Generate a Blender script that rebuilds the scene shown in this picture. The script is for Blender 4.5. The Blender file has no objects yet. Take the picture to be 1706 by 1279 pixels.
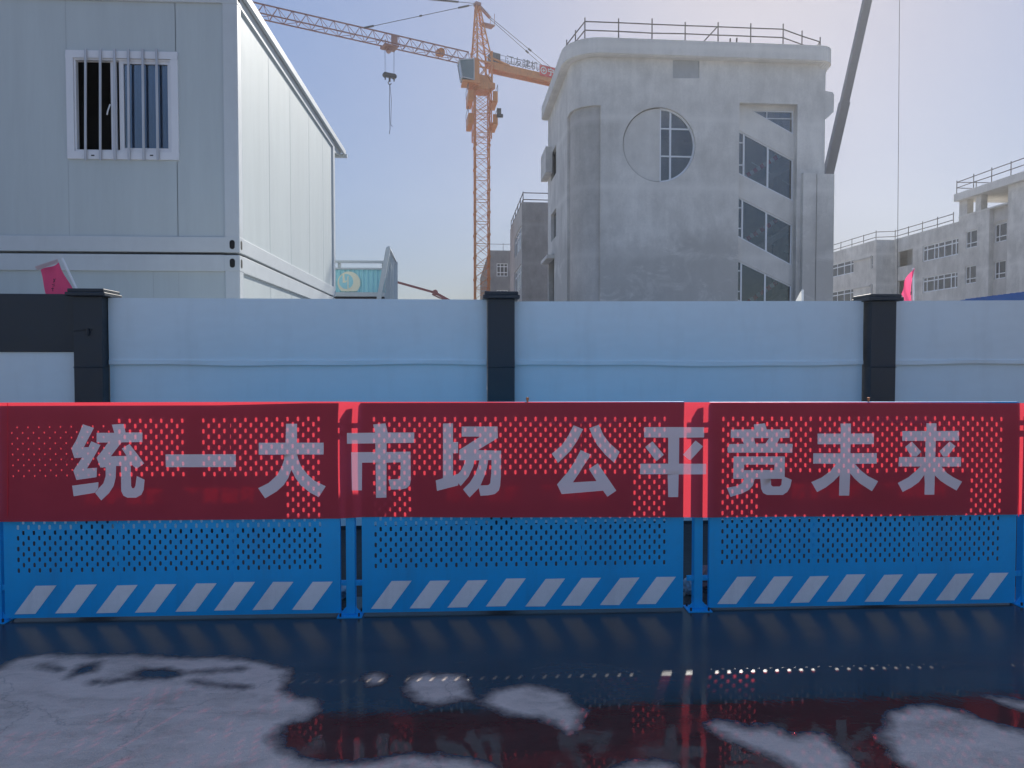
import bpy, bmesh, math, random
import numpy as np
from mathutils import Vector, Matrix
from mathutils.geometry import tessellate_polygon

random.seed(7)
SC = bpy.context.scene
COL = SC.collection
R = math.radians

# ------------------------------------------------------------------ camera
FPX = 1200.0                    # focal length in pixels of the 1706 x 1279 photograph
YAW, PITCH, EYE = R(2.67), math.atan(35 / 1200.0), 1.44
cam_d = bpy.data.cameras.new('camera')
cam_d.sensor_width = 36.0
cam_d.lens = 36.0 * FPX / 1706.0
cam_d.clip_start = 0.05
cam_d.clip_end = 4000.0
cam = bpy.data.objects.new('camera', cam_d)
COL.objects.link(cam)
cam.location = (0, 0, EYE)
cam.rotation_euler = (math.pi / 2 - PITCH, 0, -YAW)
SC.camera = cam

# ------------------------------------------------------------------ sky and sun
SUN_AZ, SUN_EL = R(22.0), R(31.2)          # azimuth from +Y towards +X
world = bpy.data.worlds.new('World')
SC.world = world
world.use_nodes = True
wn = world.node_tree
for n in list(wn.nodes):
    wn.nodes.remove(n)
w_out = wn.nodes.new('ShaderNodeOutputWorld')
w_bg = wn.nodes.new('ShaderNodeBackground')
w_sky = wn.nodes.new('ShaderNodeTexSky')
w_sky.sky_type = 'NISHITA'
w_sky.sun_disc = False
w_sky.sun_elevation = SUN_EL
w_sky.sun_rotation = SUN_AZ
w_sky.altitude = 100
w_sky.air_density = 1.0
w_sky.dust_density = 0.6
w_sky.ozone_density = 2.2
w_bg.inputs['Strength'].default_value = 0.113
# softer contrast between the sky round the sun and the rest of it: colour * luminance ^ -0.7
w_lum = wn.nodes.new('ShaderNodeRGBToBW')
w_pow = wn.nodes.new('ShaderNodeMath')
w_pow.operation = 'POWER'
w_pow.inputs[1].default_value = -0.72
w_mul = wn.nodes.new('ShaderNodeVectorMath')
w_mul.operation = 'SCALE'
w_tint = wn.nodes.new('ShaderNodeVectorMath')
w_tint.operation = 'MULTIPLY'
w_tint.inputs[1].default_value = (1.0, 0.97, 1.04)
wn.links.new(w_sky.outputs[0], w_lum.inputs[0])
wn.links.new(w_lum.outputs[0], w_pow.inputs[0])
wn.links.new(w_sky.outputs[0], w_mul.inputs[0])
wn.links.new(w_pow.outputs[0], w_mul.inputs['Scale'])
wn.links.new(w_mul.outputs[0], w_tint.inputs[0])
wn.links.new(w_tint.outputs[0], w_bg.inputs['Color'])
wn.links.new(w_bg.outputs[0], w_out.inputs['Surface'])

sun_d = bpy.data.lights.new('sun', 'SUN')
sun_d.energy = 2.5
sun_d.angle = R(0.53)
sun_d.color = (1.0, 0.95, 0.87)
sun = bpy.data.objects.new('sun', sun_d)
COL.objects.link(sun)
SUN_DIR = Vector((math.sin(SUN_AZ) * math.cos(SUN_EL), math.cos(SUN_AZ) * math.cos(SUN_EL), math.sin(SUN_EL)))
sun.rotation_euler = SUN_DIR.to_track_quat('Z', 'Y').to_euler()
sun.location = (20, 40, 40)

SC.view_settings.view_transform = 'Standard'
SC.view_settings.look = 'None'
SC.view_settings.exposure = 1.18
SC.view_settings.gamma = 1.0
SC.cycles.use_denoising = True
SC.cycles.max_bounces = 10
SC.cycles.transparent_max_bounces = 16
SC.cycles.caustics_reflective = False
SC.cycles.caustics_refractive = False
SC.cycles.sample_clamp_indirect = 6.0

# ------------------------------------------------------------------ measuring: photograph pixel -> place
C0 = Vector((0, 0, EYE))
cR = Vector((math.cos(YAW), -math.sin(YAW), 0))
cF0 = Vector((math.sin(YAW), math.cos(YAW), 0))
cF = cF0 * math.cos(PITCH) - Vector((0, 0, 1)) * math.sin(PITCH)
cU = cR.cross(cF)

def ray(px, py):
    return cF + cR * ((px - 853.0) / FPX) + cU * ((639.5 - py) / FPX)

def on_y(px, py, Y):
    d = ray(px, py)
    return C0 + d * (Y / d.y)

def on_x(px, py, X):
    d = ray(px, py)
    return C0 + d * (X / d.x)

def on_z(px, py, Z=0.0):
    d = ray(px, py)
    return C0 + d * ((Z - EYE) / d.z)

def at(px, py, depth):
    d = ray(px, py)
    return C0 + d * (depth / d.dot(cF0))

class Frame:
    """a building's own axes: x along its front, y into it, z up; front plane at y = 0"""
    def __init__(self, origin, ang):
        self.o = Vector((origin.x, origin.y, 0))
        self.ang = ang
        self.M = Matrix.Translation(self.o) @ Matrix.Rotation(ang, 4, 'Z')
        self.I = self.M.inverted()
    def front(self, px, py, y=0.0):
        c = self.I @ C0
        d = self.I.to_3x3() @ ray(px, py)
        p = c + d * ((y - c.y) / d.y)
        return (p.x, p.z)
    def side(self, px, py, x=0.0):
        c = self.I @ C0
        d = self.I.to_3x3() @ ray(px, py)
        p = c + d * ((x - c.x) / d.x)
        return (p.y, p.z)

# ------------------------------------------------------------------ materials
def new_mat(name):
    m = bpy.data.materials.new(name)
    m.use_nodes = True
    nt = m.node_tree
    for n in list(nt.nodes):
        nt.nodes.remove(n)
    out = nt.nodes.new('ShaderNodeOutputMaterial')
    return m, nt, out

def N(nt, kind, **kw):
    n = nt.nodes.new(kind)
    for k, v in kw.items():
        setattr(n, k, v)
    return n

def noise(nt, vec, scale, detail=4, rough=0.55, dist=0.0):
    n = nt.nodes.new('ShaderNodeTexNoise')
    n.inputs['Scale'].default_value = scale
    n.inputs['Detail'].default_value = detail
    n.inputs['Roughness'].default_value = rough
    n.inputs['Distortion'].default_value = dist
    if vec is not None:
        nt.links.new(vec, n.inputs['Vector'])
    return n

def ramp(nt, fac, stops):
    r = nt.nodes.new('ShaderNodeValToRGB')
    els = r.color_ramp.elements
    while len(els) < len(stops):
        els.new(0.5)
    for e, (p, c) in zip(els, stops):
        e.position = p
        e.color = (c[0], c[1], c[2], 1) if not isinstance(c, (int, float)) else (c, c, c, 1)
    nt.links.new(fac, r.inputs['Fac'])
    return r

def mathn(nt, op, a, b=None, clamp=False):
    n = nt.nodes.new('ShaderNodeMath')
    n.operation = op
    n.use_clamp = clamp
    for i, v in enumerate((a, b)):
        if v is None:
            continue
        if isinstance(v, (int, float)):
            n.inputs[i].default_value = v
        else:
            nt.links.new(v, n.inputs[i])
    return n.outputs[0]

def mixc(nt, fac, a, b, mode='MIX'):
    n = nt.nodes.new('ShaderNodeMix')
    n.data_type = 'RGBA'
    n.blend_type = mode
    def put(sock, v):
        if isinstance(v, (tuple, list)):
            sock.default_value = (v[0], v[1], v[2], 1)
        elif isinstance(v, (int, float)):
            sock.default_value = v
        else:
            nt.links.new(v, sock)
    put(n.inputs['Factor'], fac)
    put(n.inputs['A'], a)
    put(n.inputs['B'], b)
    return n.outputs['Result']

def coords(nt, scale=(1, 1, 1)):
    tc = nt.nodes.new('ShaderNodeTexCoord')
    mp = nt.nodes.new('ShaderNodeMapping')
    mp.inputs['Scale'].default_value = scale
    nt.links.new(tc.outputs['Object'], mp.inputs['Vector'])
    return mp.outputs[0]

def paint(name, col, rough=0.5, metal=0.0, var=0.12, scale=1.5, bump=0.0, bscale=60, stretch=(1, 1, 1), spec=0.5, dirt=0.0, dirtcol=(0.08, 0.07, 0.06)):
    m, nt, out = new_mat(name)
    v = coords(nt, stretch)
    n1 = noise(nt, v, scale, 5, 0.6)
    n2 = noise(nt, v, scale * 9, 3, 0.6)
    mixn = mathn(nt, 'ADD', mathn(nt, 'MULTIPLY', n1.outputs['Fac'], 0.7), mathn(nt, 'MULTIPLY', n2.outputs['Fac'], 0.3))
    lo = tuple(c * (1 - var) for c in col)
    hi = tuple(min(1, c * (1 + var)) for c in col)
    base = ramp(nt, mixn, [(0.3, lo), (0.7, hi)]).outputs[0]
    if dirt > 0:
        nd = noise(nt, coords(nt, (3.0, 3.0, 0.5)), 2.0, 6, 0.7)
        f = ramp(nt, nd.outputs['Fac'], [(0.5, 0.0), (0.8, dirt)]).outputs[0]
        base = mixc(nt, f, base, dirtcol)
    b = N(nt, 'ShaderNodeBsdfPrincipled')
    nt.links.new(base, b.inputs['Base Color'])
    b.inputs['Metallic'].default_value = metal
    b.inputs['Specular IOR Level'].default_value = spec
    rr = ramp(nt, n2.outputs['Fac'], [(0.3, max(0, rough - 0.08)), (0.7, min(1, rough + 0.08))])
    nt.links.new(rr.outputs[0], b.inputs['Roughness'])
    if bump > 0:
        nb = noise(nt, v, bscale, 4, 0.6)
        bp = N(nt, 'ShaderNodeBump')
        bp.inputs['Strength'].default_value = bump
        bp.inputs['Distance'].default_value = 0.01
        nt.links.new(nb.outputs['Fac'], bp.inputs['Height'])
        nt.links.new(bp.outputs[0], b.inputs['Normal'])
    nt.links.new(b.outputs[0], out.inputs['Surface'])
    return m

def concrete(name, col, var=0.30, scale=0.2, band=True, damp_z=None):
    m, nt, out = new_mat(name)
    v = coords(nt)
    big = noise(nt, v, scale, 6, 0.62, 0.4)
    mid = noise(nt, coords(nt, (1, 1, 0.6)), scale * 5, 5, 0.65)
    fine = noise(nt, v, 9, 4, 0.6)
    streak = noise(nt, coords(nt, (1.6, 1.6, 0.12)), 1.2, 5, 0.65)
    s = mathn(nt, 'ADD', mathn(nt, 'MULTIPLY', big.outputs['Fac'], 0.42), mathn(nt, 'MULTIPLY', mid.outputs['Fac'], 0.33))
    s = mathn(nt, 'ADD', s, mathn(nt, 'MULTIPLY', streak.outputs['Fac'], 0.15))
    s = mathn(nt, 'ADD', s, mathn(nt, 'MULTIPLY', fine.outputs['Fac'], 0.1))
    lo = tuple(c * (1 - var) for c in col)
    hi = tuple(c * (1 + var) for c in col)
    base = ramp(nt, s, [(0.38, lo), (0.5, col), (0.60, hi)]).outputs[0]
    if band:   # pour joints
        wv = N(nt, 'ShaderNodeTexWave', wave_type='BANDS', bands_direction='Z')
        wv.inputs['Scale'].default_value = 0.085
        wv.inputs['Distortion'].default_value = 0.5
        wv.inputs['Detail'].default_value = 2
        nt.links.new(v, wv.inputs['Vector'])
        f = ramp(nt, wv.outputs['Fac'], [(0.0, 0.5), (0.02, 0.25), (0.10, 0.0)]).outputs[0]
        base = mixc(nt, f, base, hi)
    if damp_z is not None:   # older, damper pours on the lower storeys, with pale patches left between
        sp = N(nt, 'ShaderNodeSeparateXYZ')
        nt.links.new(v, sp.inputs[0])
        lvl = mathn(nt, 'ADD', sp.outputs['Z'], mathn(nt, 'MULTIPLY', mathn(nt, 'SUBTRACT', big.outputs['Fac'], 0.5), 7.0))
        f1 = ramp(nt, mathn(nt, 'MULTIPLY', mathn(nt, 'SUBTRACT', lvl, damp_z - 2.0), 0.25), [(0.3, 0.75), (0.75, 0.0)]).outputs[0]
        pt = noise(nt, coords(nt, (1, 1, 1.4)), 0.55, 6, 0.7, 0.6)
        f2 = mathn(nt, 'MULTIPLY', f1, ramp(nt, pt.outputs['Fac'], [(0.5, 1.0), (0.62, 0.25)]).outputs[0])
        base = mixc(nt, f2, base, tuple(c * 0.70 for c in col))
    b = N(nt, 'ShaderNodeBsdfPrincipled')
    nt.links.new(base, b.inputs['Base Color'])
    b.inputs['Roughness'].default_value = 0.9
    bp = N(nt, 'ShaderNodeBump')
    bp.inputs['Strength'].default_value = 0.35
    bp.inputs['Distance'].default_value = 0.03
    nt.links.new(mid.outputs['Fac'], bp.inputs['Height'])
    nt.links.new(bp.outputs[0], b.inputs['Normal'])
    nt.links.new(b.outputs[0], out.inputs['Surface'])
    return m

def cloth(name, col, back, fac, trans, rough=0.8, var=0.1):
    """fabric: reflects, lets sunlight glow through from behind, and is a little see-through"""
    m, nt, out = new_mat(name)
    v = coords(nt)
    n1 = noise(nt, v, 3.0, 5, 0.6)
    w = noise(nt, v, 350, 2, 0.5)
    mixn = mathn(nt, 'ADD', mathn(nt, 'MULTIPLY', n1.outputs['Fac'], 0.7), mathn(nt, 'MULTIPLY', w.outputs['Fac'], 0.3))
    base = ramp(nt, mixn, [(0.3, tuple(c * (1 - var) for c in col)), (0.7, tuple(c * (1 + var) for c in col))]).outputs[0]
    d = N(nt, 'ShaderNodeBsdfDiffuse')
    nt.links.new(base, d.inputs['Color'])
    t = N(nt, 'ShaderNodeBsdfTranslucent')
    t.inputs['Color'].default_value = (*back, 1)
    mx = N(nt, 'ShaderNodeMixShader')
    mx.inputs[0].default_value = fac
    nt.links.new(d.outputs[0], mx.inputs[1])
    nt.links.new(t.outputs[0], mx.inputs[2])
    last = mx
    if trans > 0:
        tr = N(nt, 'ShaderNodeBsdfTransparent')
        tr.inputs['Color'].default_value = (*[min(1, c * 1.0) for c in back], 1)
        m2 = N(nt, 'ShaderNodeMixShader')
        m2.inputs[0].default_value = trans
        nt.links.new(mx.outputs[0], m2.inputs[1])
        nt.links.new(tr.outputs[0], m2.inputs[2])
        last = m2
    bp = N(nt, 'ShaderNodeBump')
    bp.inputs['Strength'].default_value = 0.25
    bp.inputs['Distance'].default_value = 0.002
    nt.links.new(w.outputs['Fac'], bp.inputs['Height'])
    nt.links.new(bp.outputs[0], d.inputs['Normal'])
    nt.links.new(last.outputs[0], out.inputs['Surface'])
    return m

def glass(name, tint=0.8, refl=1.5):
    m, nt, out = new_mat(name)
    fr = N(nt, 'ShaderNodeFresnel')
    fr.inputs['IOR'].default_value = refl
    tr = N(nt, 'ShaderNodeBsdfTransparent')
    tr.inputs['Color'].default_value = (tint * 0.93, tint * 0.97, tint, 1)
    gl = N(nt, 'ShaderNodeBsdfGlossy')
    gl.inputs['Roughness'].default_value = 0.02
    mx = N(nt, 'ShaderNodeMixShader')
    nt.links.new(fr.outputs[0], mx.inputs[0])
    nt.links.new(tr.outputs[0], mx.inputs[1])
    nt.links.new(gl.outputs[0], mx.inputs[2])
    nt.links.new(mx.outputs[0], out.inputs['Surface'])
    return m

M = {}
M['wall_white'] = paint('container panel', (0.50, 0.555, 0.565), 0.6, spec=0.15, var=0.05, scale=0.8, stretch=(6, 6, 0.4), bump=0.03, bscale=12, dirt=0.12, dirtcol=(0.30, 0.32, 0.34))
M['frame_white'] = paint('container frame', (0.56, 0.60, 0.62), 0.5, spec=0.2, var=0.05, dirt=0.15, dirtcol=(0.3, 0.3, 0.3))
M['pvc'] = paint('white window profile', (0.72, 0.73, 0.76), 0.35, var=0.03)
M['steel_bar'] = paint('galvanised bar', (0.50, 0.50, 0.52), 0.45, 0.4, var=0.1)
M['black'] = paint('black hole', (0.01, 0.01, 0.012), 0.8)
M['dark_in'] = paint('dark room', (0.02, 0.022, 0.026), 0.9)
M['curtain'] = paint('blue curtain', (0.16, 0.28, 0.52), 0.85, var=0.2, scale=6, stretch=(4, 1, 0.2))
M['conc'] = concrete('raw concrete', (0.56, 0.54, 0.50))
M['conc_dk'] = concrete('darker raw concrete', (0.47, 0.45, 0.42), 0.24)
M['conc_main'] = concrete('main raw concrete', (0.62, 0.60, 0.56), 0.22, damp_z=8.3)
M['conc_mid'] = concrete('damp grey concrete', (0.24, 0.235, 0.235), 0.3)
M['conc_lt'] = concrete('pale raw concrete', (0.64, 0.62, 0.58), 0.16)
M['scaf'] = paint('rusty scaffold tube', (0.10, 0.09, 0.09), 0.6, 0.5, var=0.3)
M['orange'] = paint('crane orange', (0.58, 0.21, 0.055), 0.5, var=0.15, dirt=0.3)
M['jib_red'] = paint('faded crane red', (0.30, 0.14, 0.12), 0.55, var=0.2)
M['dark_steel'] = paint('dark steel', (0.045, 0.045, 0.05), 0.5, 0.5)
M['grey_boom'] = paint('grey boom paint', (0.10, 0.105, 0.115), 0.4, var=0.08)
M['cab_glass'] = paint('cab glass', (0.10, 0.16, 0.18), 0.1, var=0.1)
M['red_sign'] = paint('red sign sheet', (0.62, 0.05, 0.05), 0.5)
M['hoard_up'] = paint('pale hoarding skin', (0.74, 0.80, 0.82), 0.42, var=0.05, scale=0.7, stretch=(1, 1, 2.5), bump=0.06, bscale=2.2, dirt=0.16, dirtcol=(0.42, 0.42, 0.40))
M['hoard_low_bounce'] = paint('hoarding skin with painted blue bounce', (0.70, 0.79, 0.83), 0.40, var=0.05, scale=0.7, stretch=(1, 1, 2.5), bump=0.06, bscale=2.2, dirt=0.16, dirtcol=(0.42, 0.42, 0.40))  # bluer than the upper skin: bounce light put into the colour
M['navy'] = paint('dark navy steel', (0.014, 0.024, 0.036), 0.45, var=0.2, bump=0.04, bscale=8)
M['blue'] = paint('barrier blue', (0.0, 0.38, 0.80), 0.55, var=0.10, scale=2.0, bump=0.03, bscale=20, dirt=0.35, dirtcol=(0.03, 0.17, 0.36))
M['stripe'] = paint('white reflective stripe', (0.86, 0.84, 0.86), 0.4, var=0.08, scale=5, dirt=0.25, dirtcol=(0.25, 0.27, 0.32))
M['notice'] = paint('white stencil', (0.88, 0.88, 0.88), 0.5)
M['brass'] = paint('rusty bolt', (0.45, 0.18, 0.08), 0.4, 0.7)
M['banner'] = cloth('red banner cloth', (0.92, 0.115, 0.16), (1.0, 0.075, 0.10), 0.52, 0.12)
M['letter'] = cloth('white print on red cloth', (0.92, 0.82, 0.86), (1.0, 0.10, 0.12), 0.20, 0.02, var=0.05)
M['pinkflag'] = cloth('pink red flag cloth', (0.88, 0.12, 0.26), (1.0, 0.14, 0.30), 0.5, 0.03)
M['whitecloth'] = cloth('white cloth', (0.7, 0.7, 0.7), (0.8, 0.8, 0.75), 0.4, 0.0)
M['flag_head'] = cloth('pinkish white flag hem', (0.62, 0.50, 0.52), (0.7, 0.55, 0.5), 0.3, 0.0)
M['teal'] = paint('teal corrugated sheet', (0.38, 0.72, 0.78), 0.45, var=0.06)
M['cream'] = paint('cream emblem paint', (0.85, 0.82, 0.64), 0.5, var=0.06)
M['pump_red'] = paint('faded pump red', (0.33, 0.12, 0.11), 0.5)
M['blue_roof'] = paint('blue roof sheet', (0.03, 0.14, 0.42), 0.4)
M['shaded_earth'] = paint('dark earth with painted shade', (0.030, 0.030, 0.031), 0.85, var=0.45, scale=3, bump=0.6, bscale=30)  # earth strip behind the barriers, with the shade there put into its colour
M['dust'] = paint('pale dusty site ground', (0.45, 0.42, 0.38), 0.95, var=0.2, scale=0.15, bump=0.3, bscale=3)
M['glass'] = glass('stair glass', 0.88, 1.9)
M['glass_dk'] = paint('dark window glass', (0.05, 0.055, 0.065), 0.12, var=0.3, scale=0.6)
M['alu'] = paint('pale aluminium frame', (0.76, 0.78, 0.80), 0.45, var=0.04)
M['red_tape'] = paint('red tape', (0.55, 0.06, 0.05), 0.5)
M['white_tape'] = paint('white tape', (0.7, 0.68, 0.66), 0.5)
M['trash'] = paint('pale litter', (0.40, 0.42, 0.46), 0.6, var=0.3, scale=30)
M['trash_red'] = paint('reddish litter', (0.40, 0.16, 0.15), 0.6, var=0.4, scale=40)
M['render_patch'] = concrete('fresh infill', (0.40, 0.415, 0.42), 0.12, 0.5, False)
M['render_disc'] = concrete('pale infill', (0.62, 0.60, 0.56), 0.10, 0.4, False)

# ------------------------------------------------------------------ mesh builder
class MB:
    def __init__(self, mtx=None):
        self.v, self.f, self.mi, self.cur = [], [], [], 0
        self.m = mtx
    def P(self, p):
        p = Vector(p)
        if self.m is not None:
            p = self.m @ p
        self.v.append(p)
        return len(self.v) - 1
    def F(self, idx):
        self.f.append(tuple(idx))
        self.mi.append(self.cur)
    def box(self, x0, x1, y0, y1, z0, z1):
        i = [self.P((x, y, z)) for z in (z0, z1) for y in (y0, y1) for x in (x0, x1)]
        for q in ((0, 2, 3, 1), (4, 5, 7, 6), (0, 1, 5, 4), (2, 6, 7, 3), (0, 4, 6, 2), (1, 3, 7, 5)):
            self.F([i[k] for k in q])
        return self
    def tube(self, p, q, r, n=6, r2=None):
        p, q = Vector(p), Vector(q)
        d = (q - p)
        if d.length < 1e-6:
            return self
        d.normalize()
        a = d.orthogonal().normalized()
        b = d.cross(a)
        r2 = r if r2 is None else r2
        A = [self.P(p + (a * math.cos(t) + b * math.sin(t)) * r) for t in [2 * math.pi * k / n for k in range(n)]]
        B = [self.P(q + (a * math.cos(t) + b * math.sin(t)) * r2) for t in [2 * math.pi * k / n for k in range(n)]]
        for k in range(n):
            self.F((A[k], A[(k + 1) % n], B[(k + 1) % n], B[k]))
        self.F(A[::-1])
        self.F(B)
        return self
    def bar(self, p, q, w, h, up=(0, 0, 1)):
        """rectangular bar from p to q, w across, h along up"""
        p, q = Vector(p), Vector(q)
        d = (q - p).normalized()
        u = Vector(up)
        s = d.cross(u)
        if s.length < 1e-4:
            s = d.cross(Vector((1, 0, 0)))
        s.normalize()
        u = s.cross(d).normalized()
        c = [(-w / 2, -h / 2), (w / 2, -h / 2), (w / 2, h / 2), (-w / 2, h / 2)]
        A = [self.P(p + s * a + u * b) for a, b in c]
        B = [self.P(q + s * a + u * b) for a, b in c]
        for k in range(4):
            self.F((A[k], A[(k + 1) % 4], B[(k + 1) % 4], B[k]))
        self.F(A[::-1])
        self.F(B)
        return self
    def path(self, pts, r, n=6):
        for a, b in zip(pts, pts[1:]):
            self.tube(a, b, r, n)
        return self
    def plate(self, outer, holes, fn, t):
        """flat wall with openings: outline (a, b) -> fn(a, b, d); d runs from 0 to t"""
        loops = [outer] + list(holes)
        tris = tessellate_polygon([[Vector((a, b, 0)) for a, b in lp] for lp in loops])
        flat = [p for lp in loops for p in lp]
        i0 = [self.P(fn(a, b, 0)) for a, b in flat]
        i1 = [self.P(fn(a, b, t)) for a, b in flat] if t else None
        for tr in tris:
            self.F([i0[k] for k in tr])
            if t:
                self.F([i1[k] for k in reversed(tr)])
        if t:
            s = 0
            for lp in loops:
                n = len(lp)
                for k in range(n):
                    self.F((i0[s + k], i0[s + (k + 1) % n], i1[s + (k + 1) % n], i1[s + k]))
                s += n
        return self
    def build(self, name, mats, parent=None, smooth=False, recalc=True, bevel=0.0):
        me = bpy.data.meshes.new(name)
        vs = self.v
        if parent is not None:
            inv = root_matrix(parent).inverted()
            vs = [inv @ p for p in vs]
        me.from_pydata(vs, [], self.f)
        if not isinstance(mats, (list, tuple)):
            mats = [mats]
        for m in mats:
            me.materials.append(m)
        if len(mats) > 1:
            me.polygons.foreach_set('material_index', self.mi)
        if recalc:
            bm = bmesh.new()
            bm.from_mesh(me)
            bmesh.ops.remove_doubles(bm, verts=bm.verts, dist=1e-5)
            if recalc != 'merge':
                bmesh.ops.recalc_face_normals(bm, faces=bm.faces)
            bm.to_mesh(me)
            bm.free()
        if smooth:
            me.polygons.foreach_set('use_smooth', [True] * len(me.polygons))
        me.update()
        o = bpy.data.objects.new(name, me)
        COL.objects.link(o)
        if parent is not None:
            o.parent = parent
        if bevel > 0:
            md = o.modifiers.new('bevel', 'BEVEL')
            md.width = bevel
            md.segments = 2
            md.limit_method = 'ANGLE'
        return o

ROOTM = {}
def root_matrix(o):
    while o.parent is not None:
        o = o.parent
    return ROOTM[o.name]

def thing(name, label, cat, loc=(0, 0, 0), rotz=0.0, group=None):
    o = bpy.data.objects.new(name, None)
    o.empty_display_size = 0.2
    COL.objects.link(o)
    o.location = loc
    o.rotation_euler = (0, 0, rotz)
    ROOTM[o.name] = Matrix.Translation(Vector(loc)) @ Matrix.Rotation(rotz, 4, 'Z')
    o['label'] = label
    o['category'] = cat
    if group:
        o['group'] = group
    return o

def structure(o):
    o['kind'] = 'structure'
    return o

def copy_tree(o, label=None, loc=None, rotz=None, parent=None):
    c = o.copy()
    COL.objects.link(c)
    c.parent = parent
    if parent is None:
        c['label'] = label
        c.location = loc
        c.rotation_euler = (0, 0, rotz)
        ROOTM[c.name] = Matrix.Translation(Vector(loc)) @ Matrix.Rotation(rotz, 4, 'Z')
    for ch in [x for x in bpy.data.objects if x.parent == o]:
        copy_tree(ch, parent=c)
    return c

def text_mb(body, size, fn, mb, bold=0.0):
    """letters of a text object, turned into flat faces through fn(x, y)"""
    cu = bpy.data.curves.new('lettering', 'FONT')
    cu.body = body
    cu.size = size
    cu.offset = bold
    cu.resolution_u = 3
    o = bpy.data.objects.new('lettering', cu)
    COL.objects.link(o)
    bpy.context.view_layer.update()
    dg = bpy.context.evaluated_depsgraph_get()
    me = o.evaluated_get(dg).to_mesh()
    base = [mb.P(fn(v.co.x, v.co.y)) for v in me.vertices]
    for p in me.polygons:
        mb.F([base[k] for k in p.vertices])
    o.evaluated_get(dg).to_mesh_clear()
    bpy.data.objects.remove(o)
    bpy.data.curves.remove(cu)
    return mb

# ================================================================== SETTING: ground and wet pavement
BY = 4.105                                # world Y of the barrier line
gm = MB()
g = [gm.P(p) for p in ((-150, -60, -0.004), (150, -60, -0.004), (150, 190, -0.004), (-150, 190, -0.004))]
gm.F(g)
structure(gm.build('ground', M['dust']))
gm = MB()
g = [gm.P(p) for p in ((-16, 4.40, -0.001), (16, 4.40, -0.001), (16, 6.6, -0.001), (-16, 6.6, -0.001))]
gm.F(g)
structure(gm.build('shaded_verge', M['shaded_earth']))

def Z1(x, y):
    return on_z(x * 0.49824, 980 + y * 0.49824)
def Z2(x, y):
    return on_z(850 + x * 0.50176, 980 + y * 0.50176)
dry = [
    [Z1(*p) for p in ((-900, 330), (-300, 290), (0, 268), (60, 232), (150, 220), (300, 226), (450, 222), (600, 232), (760, 230), (870, 246), (965, 268), (962, 300), (952, 340),
                      (990, 366), (1050, 372), (1064, 408), (1010, 440), (940, 460), (918, 492), (940, 530), (990, 562), (1060, 582), (1200, 583), (1290, 570), (1400, 556),
                      (1560, 570), (1650, 602), (1700, 700), (1500, 900), (-900, 1400))],
    [Z1(*p) for p in ((1210, 300), (1230, 283), (1270, 282), (1292, 298), (1280, 318), (1240, 320))],
    [Z1(*p) for p in ((1350, 340), (1375, 297), (1430, 284), (1540, 290), (1560, 330), (1582, 368), (1500, 376), (1450, 388), (1390, 374))],
    [on_z(*p) for p in ((800, 1168), (825, 1150), (850, 1145), (880, 1141), (915, 1146), (945, 1160), (971, 1186), (965, 1207), (948, 1221), (925, 1207), (895, 1196), (850, 1191), (812, 1177))],
    [Z2(*p) for p in ((650, 450), (700, 442), (790, 460), (860, 460), (930, 492), (1040, 487), (1082, 520), (1120, 560), (1146, 602), (1100, 720), (1000, 660), (880, 562), (800, 530), (720, 500))],
    [Z2(*p) for p in ((1232, 500), (1268, 412), (1330, 395), (1400, 389), (1500, 410), (1600, 450), (1706, 478), (2100, 560), (2600, 1000), (1500, 900), (1330, 600), (1280, 560))],
    [Z2(*p) for p in ((1580, 358), (1706, 378), (1900, 400), (1900, 425), (1706, 402), (1640, 384))],
    [Z2(*p) for p in ((350, 604), (400, 579), (480, 571), (540, 588), (560, 620), (450, 700))],
]
damp = [
    [Z1(*p) for p in ((445, 290), (480, 271), (560, 267), (620, 285), (560, 303), (470, 306))],
    [Z1(*p) for p in ((230, 297), (270, 256), (330, 249), (318, 275), (265, 286))],
    [Z1(*p) for p in ((138, 256), (205, 268), (200, 274), (140, 264))],
    [Z1(*p) for p in ((306, 312), (345, 306), (335, 316), (310, 320))],
    [Z1(*p) for p in ((345, 312), (450, 296), (448, 304), (350, 318))],
    [Z1(*p) for p in ((640, 312), (740, 318), (830, 330), (740, 332))],
    [Z1(*p) for p in ((620, 282), (720, 272), (800, 264), (810, 270), (720, 280))],
]
def signed(px, py, poly):
    pts = np.array([(p.x, p.y) for p in poly])
    a, b = pts, np.roll(pts, -1, axis=0)
    best = np.full(px.shape, 1e9)
    inside = np.zeros(px.shape, bool)
    for (ax, ay), (bx, by) in zip(a, b):
        dx, dy = bx - ax, by - ay
        t = np.clip(((px - ax) * dx + (py - ay) * dy) / (dx * dx + dy * dy + 1e-12), 0, 1)
        best = np.minimum(best, np.hypot(px - ax - t * dx, py - ay - t * dy))
        if by != ay:
            c = ((ay > py) != (by > py)) & (px < dx * (py - ay) / (by - ay) + ax)
            inside ^= c
    return np.where(inside, best, -best)
xs = np.concatenate([np.linspace(-14, -3.6, 24)[:-1], np.arange(-3.6, 3.9, 0.016), np.linspace(3.9, 14, 22)])
ys = np.concatenate([np.linspace(-8, 1.9, 28)[:-1], np.arange(1.9, 4.42, 0.014), [4.44]])
GX, GY = np.meshgrid(xs, ys)
sd = np.full(GX.shape, -1e9)
for p in dry:
    sd = np.maximum(sd, signed(GX, GY, p))
for p in damp:
    sd = np.minimum(sd, -signed(GX, GY, p) + 0.004)
far_away = (GY < 2.2)
wob = 0.25 * np.sin(GX * 1.3 + 0.6) * np.cos(GY * 1.7 + 0.4) + 0.12 * np.sin(GX * 3.1 + GY * 2.3)
blend = np.clip((2.35 - GY) / 0.4, 0, 1)
sd = sd * (1 - blend) + wob * blend
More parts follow.
